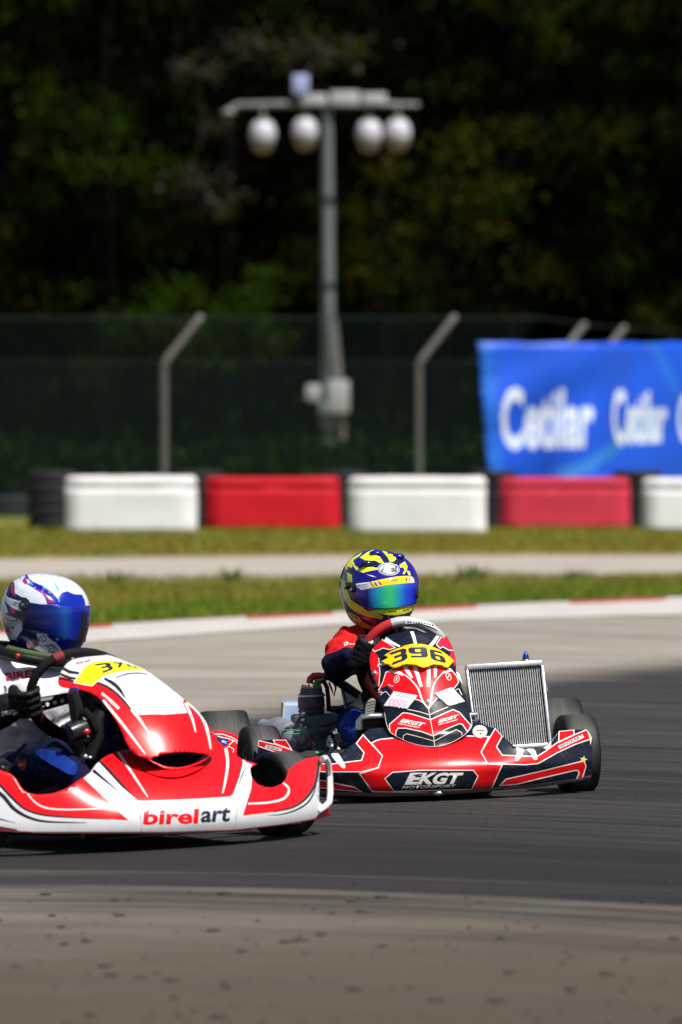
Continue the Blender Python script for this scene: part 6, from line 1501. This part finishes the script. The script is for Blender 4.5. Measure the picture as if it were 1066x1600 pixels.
decal('cuff_print', cuff, [(text('SPEED', (2, 1112), (23, 1108.5), (24, 1114), (3, 1119.5)), 'white_print')], [cuff], 0.001, 2)
decal('chest_lettering', body2, [(text('BIREL', (4, 1052), (58, 1046), (60, 1057), (10, 1064), 0.04, 0.2), 'h_red')], [body2], 0.0015, 3)
decal('knee_panel', body2, [([catmull([(28, 1188), (34, 1164), (42, 1162), (46, 1180), (40, 1204)], True)], 'dark_red_suit')], [body2], 0.006, 4)
decal('thigh_panel', body2, [([catmull([(58, 1176), (65, 1172), (78, 1173), (94, 1178), (110, 1188), (122, 1198), (118, 1212), (104, 1208), (88, 1198), (68, 1186)], True)], 'blue_suit')], [body2], 0.006, 4)
decal('suit_logo', body2, [(stroke([(46, 1196), (52, 1188), (58, 1191), (50, 1199), (60, 1205), (63, 1194), (70, 1202), (75, 1200)], 2.0), 'blue_suit')], [body2], 0.006, 4)
# neck brace
mb = MB()
cN = pk(46, 1026, -0.50)
ring = [cN + Q.l * 0.118 * math.cos(a) + Q.f * 0.112 * math.sin(a) - Q.u * (-0.006 + 0.02 * math.sin(a) + 0.02 * math.cos(a)) for a in [2 * math.pi * i / 28 for i in range(28)]]
mb.tube(ring, 0.021, 12, 0, False, True); nb = mb.build('neck_brace', ['black_plastic'], D2)
mb = MB(); mb.tube([p + Q.u * 0.016 + Q.f * 0.008 for p in ring[2:13]], 0.012, 10); mb.build('brace_trim', ['neck_green'], nb)
mb = MB(); mb.ball(pk(28, 1024.5, -0.37), 0.008, 0, 6); mb.build('brace_tag', ['red_silicone'], nb)

H2 = Helmet(Q.pix(71, 961, -0.50), 56, 9, -1, (0.142, 0.150, 0.128, 0.133, 0.145, 2.35))
def z2(p): return zpts(p, 0, 880, 7.107)
def spiral(cx, cy, r, turns, a0, sgn=1): return [(cx + r * (1 - 0.8 * t) * math.cos(a0 + sgn * turns * 6.283 * t), cy + r * (1 - 0.8 * t) * math.sin(a0 + sgn * turns * 6.283 * t)) for t in [i / 26 for i in range(27)]]
h2 = [([z2(p)], m) for m, p in [
    ('h_royal', [(660, 350), (700, 325), (745, 312), (830, 345), (915, 350), (945, 430), (960, 560), (640, 500), (640, 440)]),
    ('h_royal', [(200, 150), (215, 135), (235, 180), (300, 235), (380, 280), (450, 320), (500, 380), (525, 455), (600, 460), (650, 470), (660, 440), (620, 360), (560, 310), (480, 255), (400, 222), (330, 180), (300, 120), (275, 115), (285, 165), (340, 205), (320, 230), (260, 210), (225, 175)]),
    ('h_pink', [(262, 168), (285, 150), (300, 190), (310, 225), (285, 240), (250, 210)]),
    ('h_pink', [(375, 285), (420, 290), (480, 320), (540, 365), (590, 410), (625, 440), (540, 440), (500, 370), (450, 330)]),
    ('h_white', [(500, 345), (560, 372), (600, 420), (545, 400)]),
    ('h_cyan', [(590, 195), (615, 220), (640, 260), (660, 300), (650, 330), (665, 420), (655, 440), (640, 400), (630, 290)]),
    ('h_deep', [(105, 180), (160, 215), (165, 250), (165, 330), (240, 375), (290, 385), (215, 425), (100, 385), (55, 350), (80, 250)]),
    ('h_red', [(125, 235), (150, 240), (150, 320), (185, 365), (160, 360), (128, 320)]),
    ('h_grey', [(30, 360), (95, 395), (220, 440), (215, 500), (140, 480), (50, 430)]),
    ('h_deep', [(45, 410), (130, 490), (240, 540), (260, 640), (130, 590), (100, 560)]),
    ('h_red', [(115, 490), (165, 520), (165, 560), (130, 540)]),
    ('h_grey', [(20, 330), (95, 190), (100, 250), (70, 340), (85, 400), (40, 400)]),
    ('h_deep', [(70, 540), (130, 575), (255, 620), (262, 655), (130, 610), (75, 575)]),
    ('h_grey', [(30, 560), (120, 590), (260, 640), (250, 760), (180, 840), (60, 800), (20, 640)]),
    ('h_deep', [(45, 660), (150, 730), (250, 620), (270, 760), (420, 800), (440, 960), (620, 1060), (500, 1090), (300, 960), (200, 860), (140, 810), (170, 720), (120, 700)]),
    ('h_white', [(170, 700), (245, 640), (250, 740), (180, 835), (130, 810)]),
    ('h_grey', [(60, 600), (130, 610), (190, 640), (185, 680), (90, 660)]),
    ('h_red', [(55, 680), (110, 720), (115, 780), (65, 760)]),
    ('h_royal', [(400, 770), (520, 770), (700, 830), (960, 900), (950, 980), (860, 1000), (700, 1040), (560, 1040), (430, 960), (300, 830)]),
    ('h_royal', [(925, 470), (1020, 470), (1020, 1010), (900, 1010), (930, 800)]),
    ('h_deep', [(250, 740), (420, 770), (440, 900), (390, 940), (290, 880)]), ('h_red', [(330, 850), (370, 860), (360, 950), (335, 930)]),
    ('h_white', [(300, 870), (320, 890), (345, 950), (300, 930)]),
    ('h_white', [(405, 772), (520, 795), (600, 860), (690, 960), (710, 1020), (640, 1050), (540, 1020), (430, 970), (380, 945), (430, 910), (425, 840)])]]
h2 += [(stroke(z2(spiral(480, 845, 46, 1.3, 2.6)), 1.6), 'h_royal'), (stroke(z2(spiral(568, 962, 50, 1.4, 3.6)), 1.7), 'h_royal'), (stroke(z2([(425, 880), (460, 920), (520, 910), (590, 900), (640, 960), (660, 1010)]), 1.6), 'h_royal'), (stroke(z2([(520, 800), (590, 860), (680, 930), (690, 980)]), 1.5), 'h_royal'),
       (stroke(z2(spiral(245, 310, 28, 1.2, 0)), 1.0), 'h_grey'), (stroke(z2(spiral(185, 265, 22, 1.2, 1)), 1.0), 'h_grey'), (stroke(z2(spiral(175, 445, 24, 1.2, 1)), 1.4), 'h_deep'), (stroke(z2([(200, 430), (215, 450), (205, 490)]), 1.3), 'h_deep'),
       (stroke(z2([(60, 610), (130, 640), (180, 640), (210, 600)]), 1.5), 'h_deep'),
       ([z2([(240, 400), (290, 380), (330, 420), (330, 600), (280, 640), (235, 560), (225, 470)])], 'h_black')]
rs = random.Random(9)
for i in range(26):
    cx, cy = rs.uniform(330, 880), rs.uniform(100, 320)
    if cx > 640 and cy > 300: continue
    h2.append((stroke(z2(spiral(cx, cy, rs.uniform(12, 26), 0.9, rs.uniform(0, 6))), 0.8), 'h_pale'))
h2 += [([z2(ellipse(465, 100, 12, 8))], 'h_grey'), (stroke(z2([(390, 100), (450, 92)]), 0.8), 'h_grey'), (stroke(z2([(500, 95), (600, 100)]), 0.8), 'h_grey')]
helm2 = H2.build_shell('helmet', h2, 'h_white', D2)
visor_mat('visor_blue', [(0.0, (0.004, 0.008, 0.055)), (0.35, (0.005, 0.012, 0.11)), (0.60, (0.006, 0.03, 0.26)), (0.74, (0.012, 0.09, 0.42)), (0.86, (0.006, 0.02, 0.36)), (1.0, (0.004, 0.010, 0.2))], 'X', -0.085, 0.125, 0.12, 0.35)
v2 = H2.panel('visor', z2([(300, 420), (340, 440), (450, 458), (560, 462), (700, 475), (860, 500), (930, 520), (965, 545), (968, 640), (955, 760), (940, 870), (880, 880), (700, 842), (560, 800), (480, 775), (380, 755), (270, 740), (250, 640), (255, 520)]), [([z2([(920, 525), (975, 545), (972, 640), (955, 870), (935, 885), (835, 880), (870, 760), (905, 640)])], 'h_black')], 'visor_blue', helm2, 1.025)
p, d = H2.at(*z2([(275, 470)])[0], 1.03); mb = MB(); mb.lathe([(0.017, -0.012), (0.017, 0.004), (0.011, 0.007), (0.001, 0.007)], p, d, 18); mb.build('visor_pivot', ['h_black'], helm2)
mb = MB(); mb.lathe([(0.005, 0.006), (0.005, 0.010), (0.001, 0.010)], p, d, 10); mb.build('screw', ['steel'], helm2)
decal('visor_print', helm2, [(text('ba', (88, 996.5), (92, 996), (92, 1000), (88, 1000.5)), 'white_print'), (text('race', (82, 1001), (89, 1004), (88.5, 1007), (81.5, 1004)), 'white_print')], [helm2], 0.0012, 2)
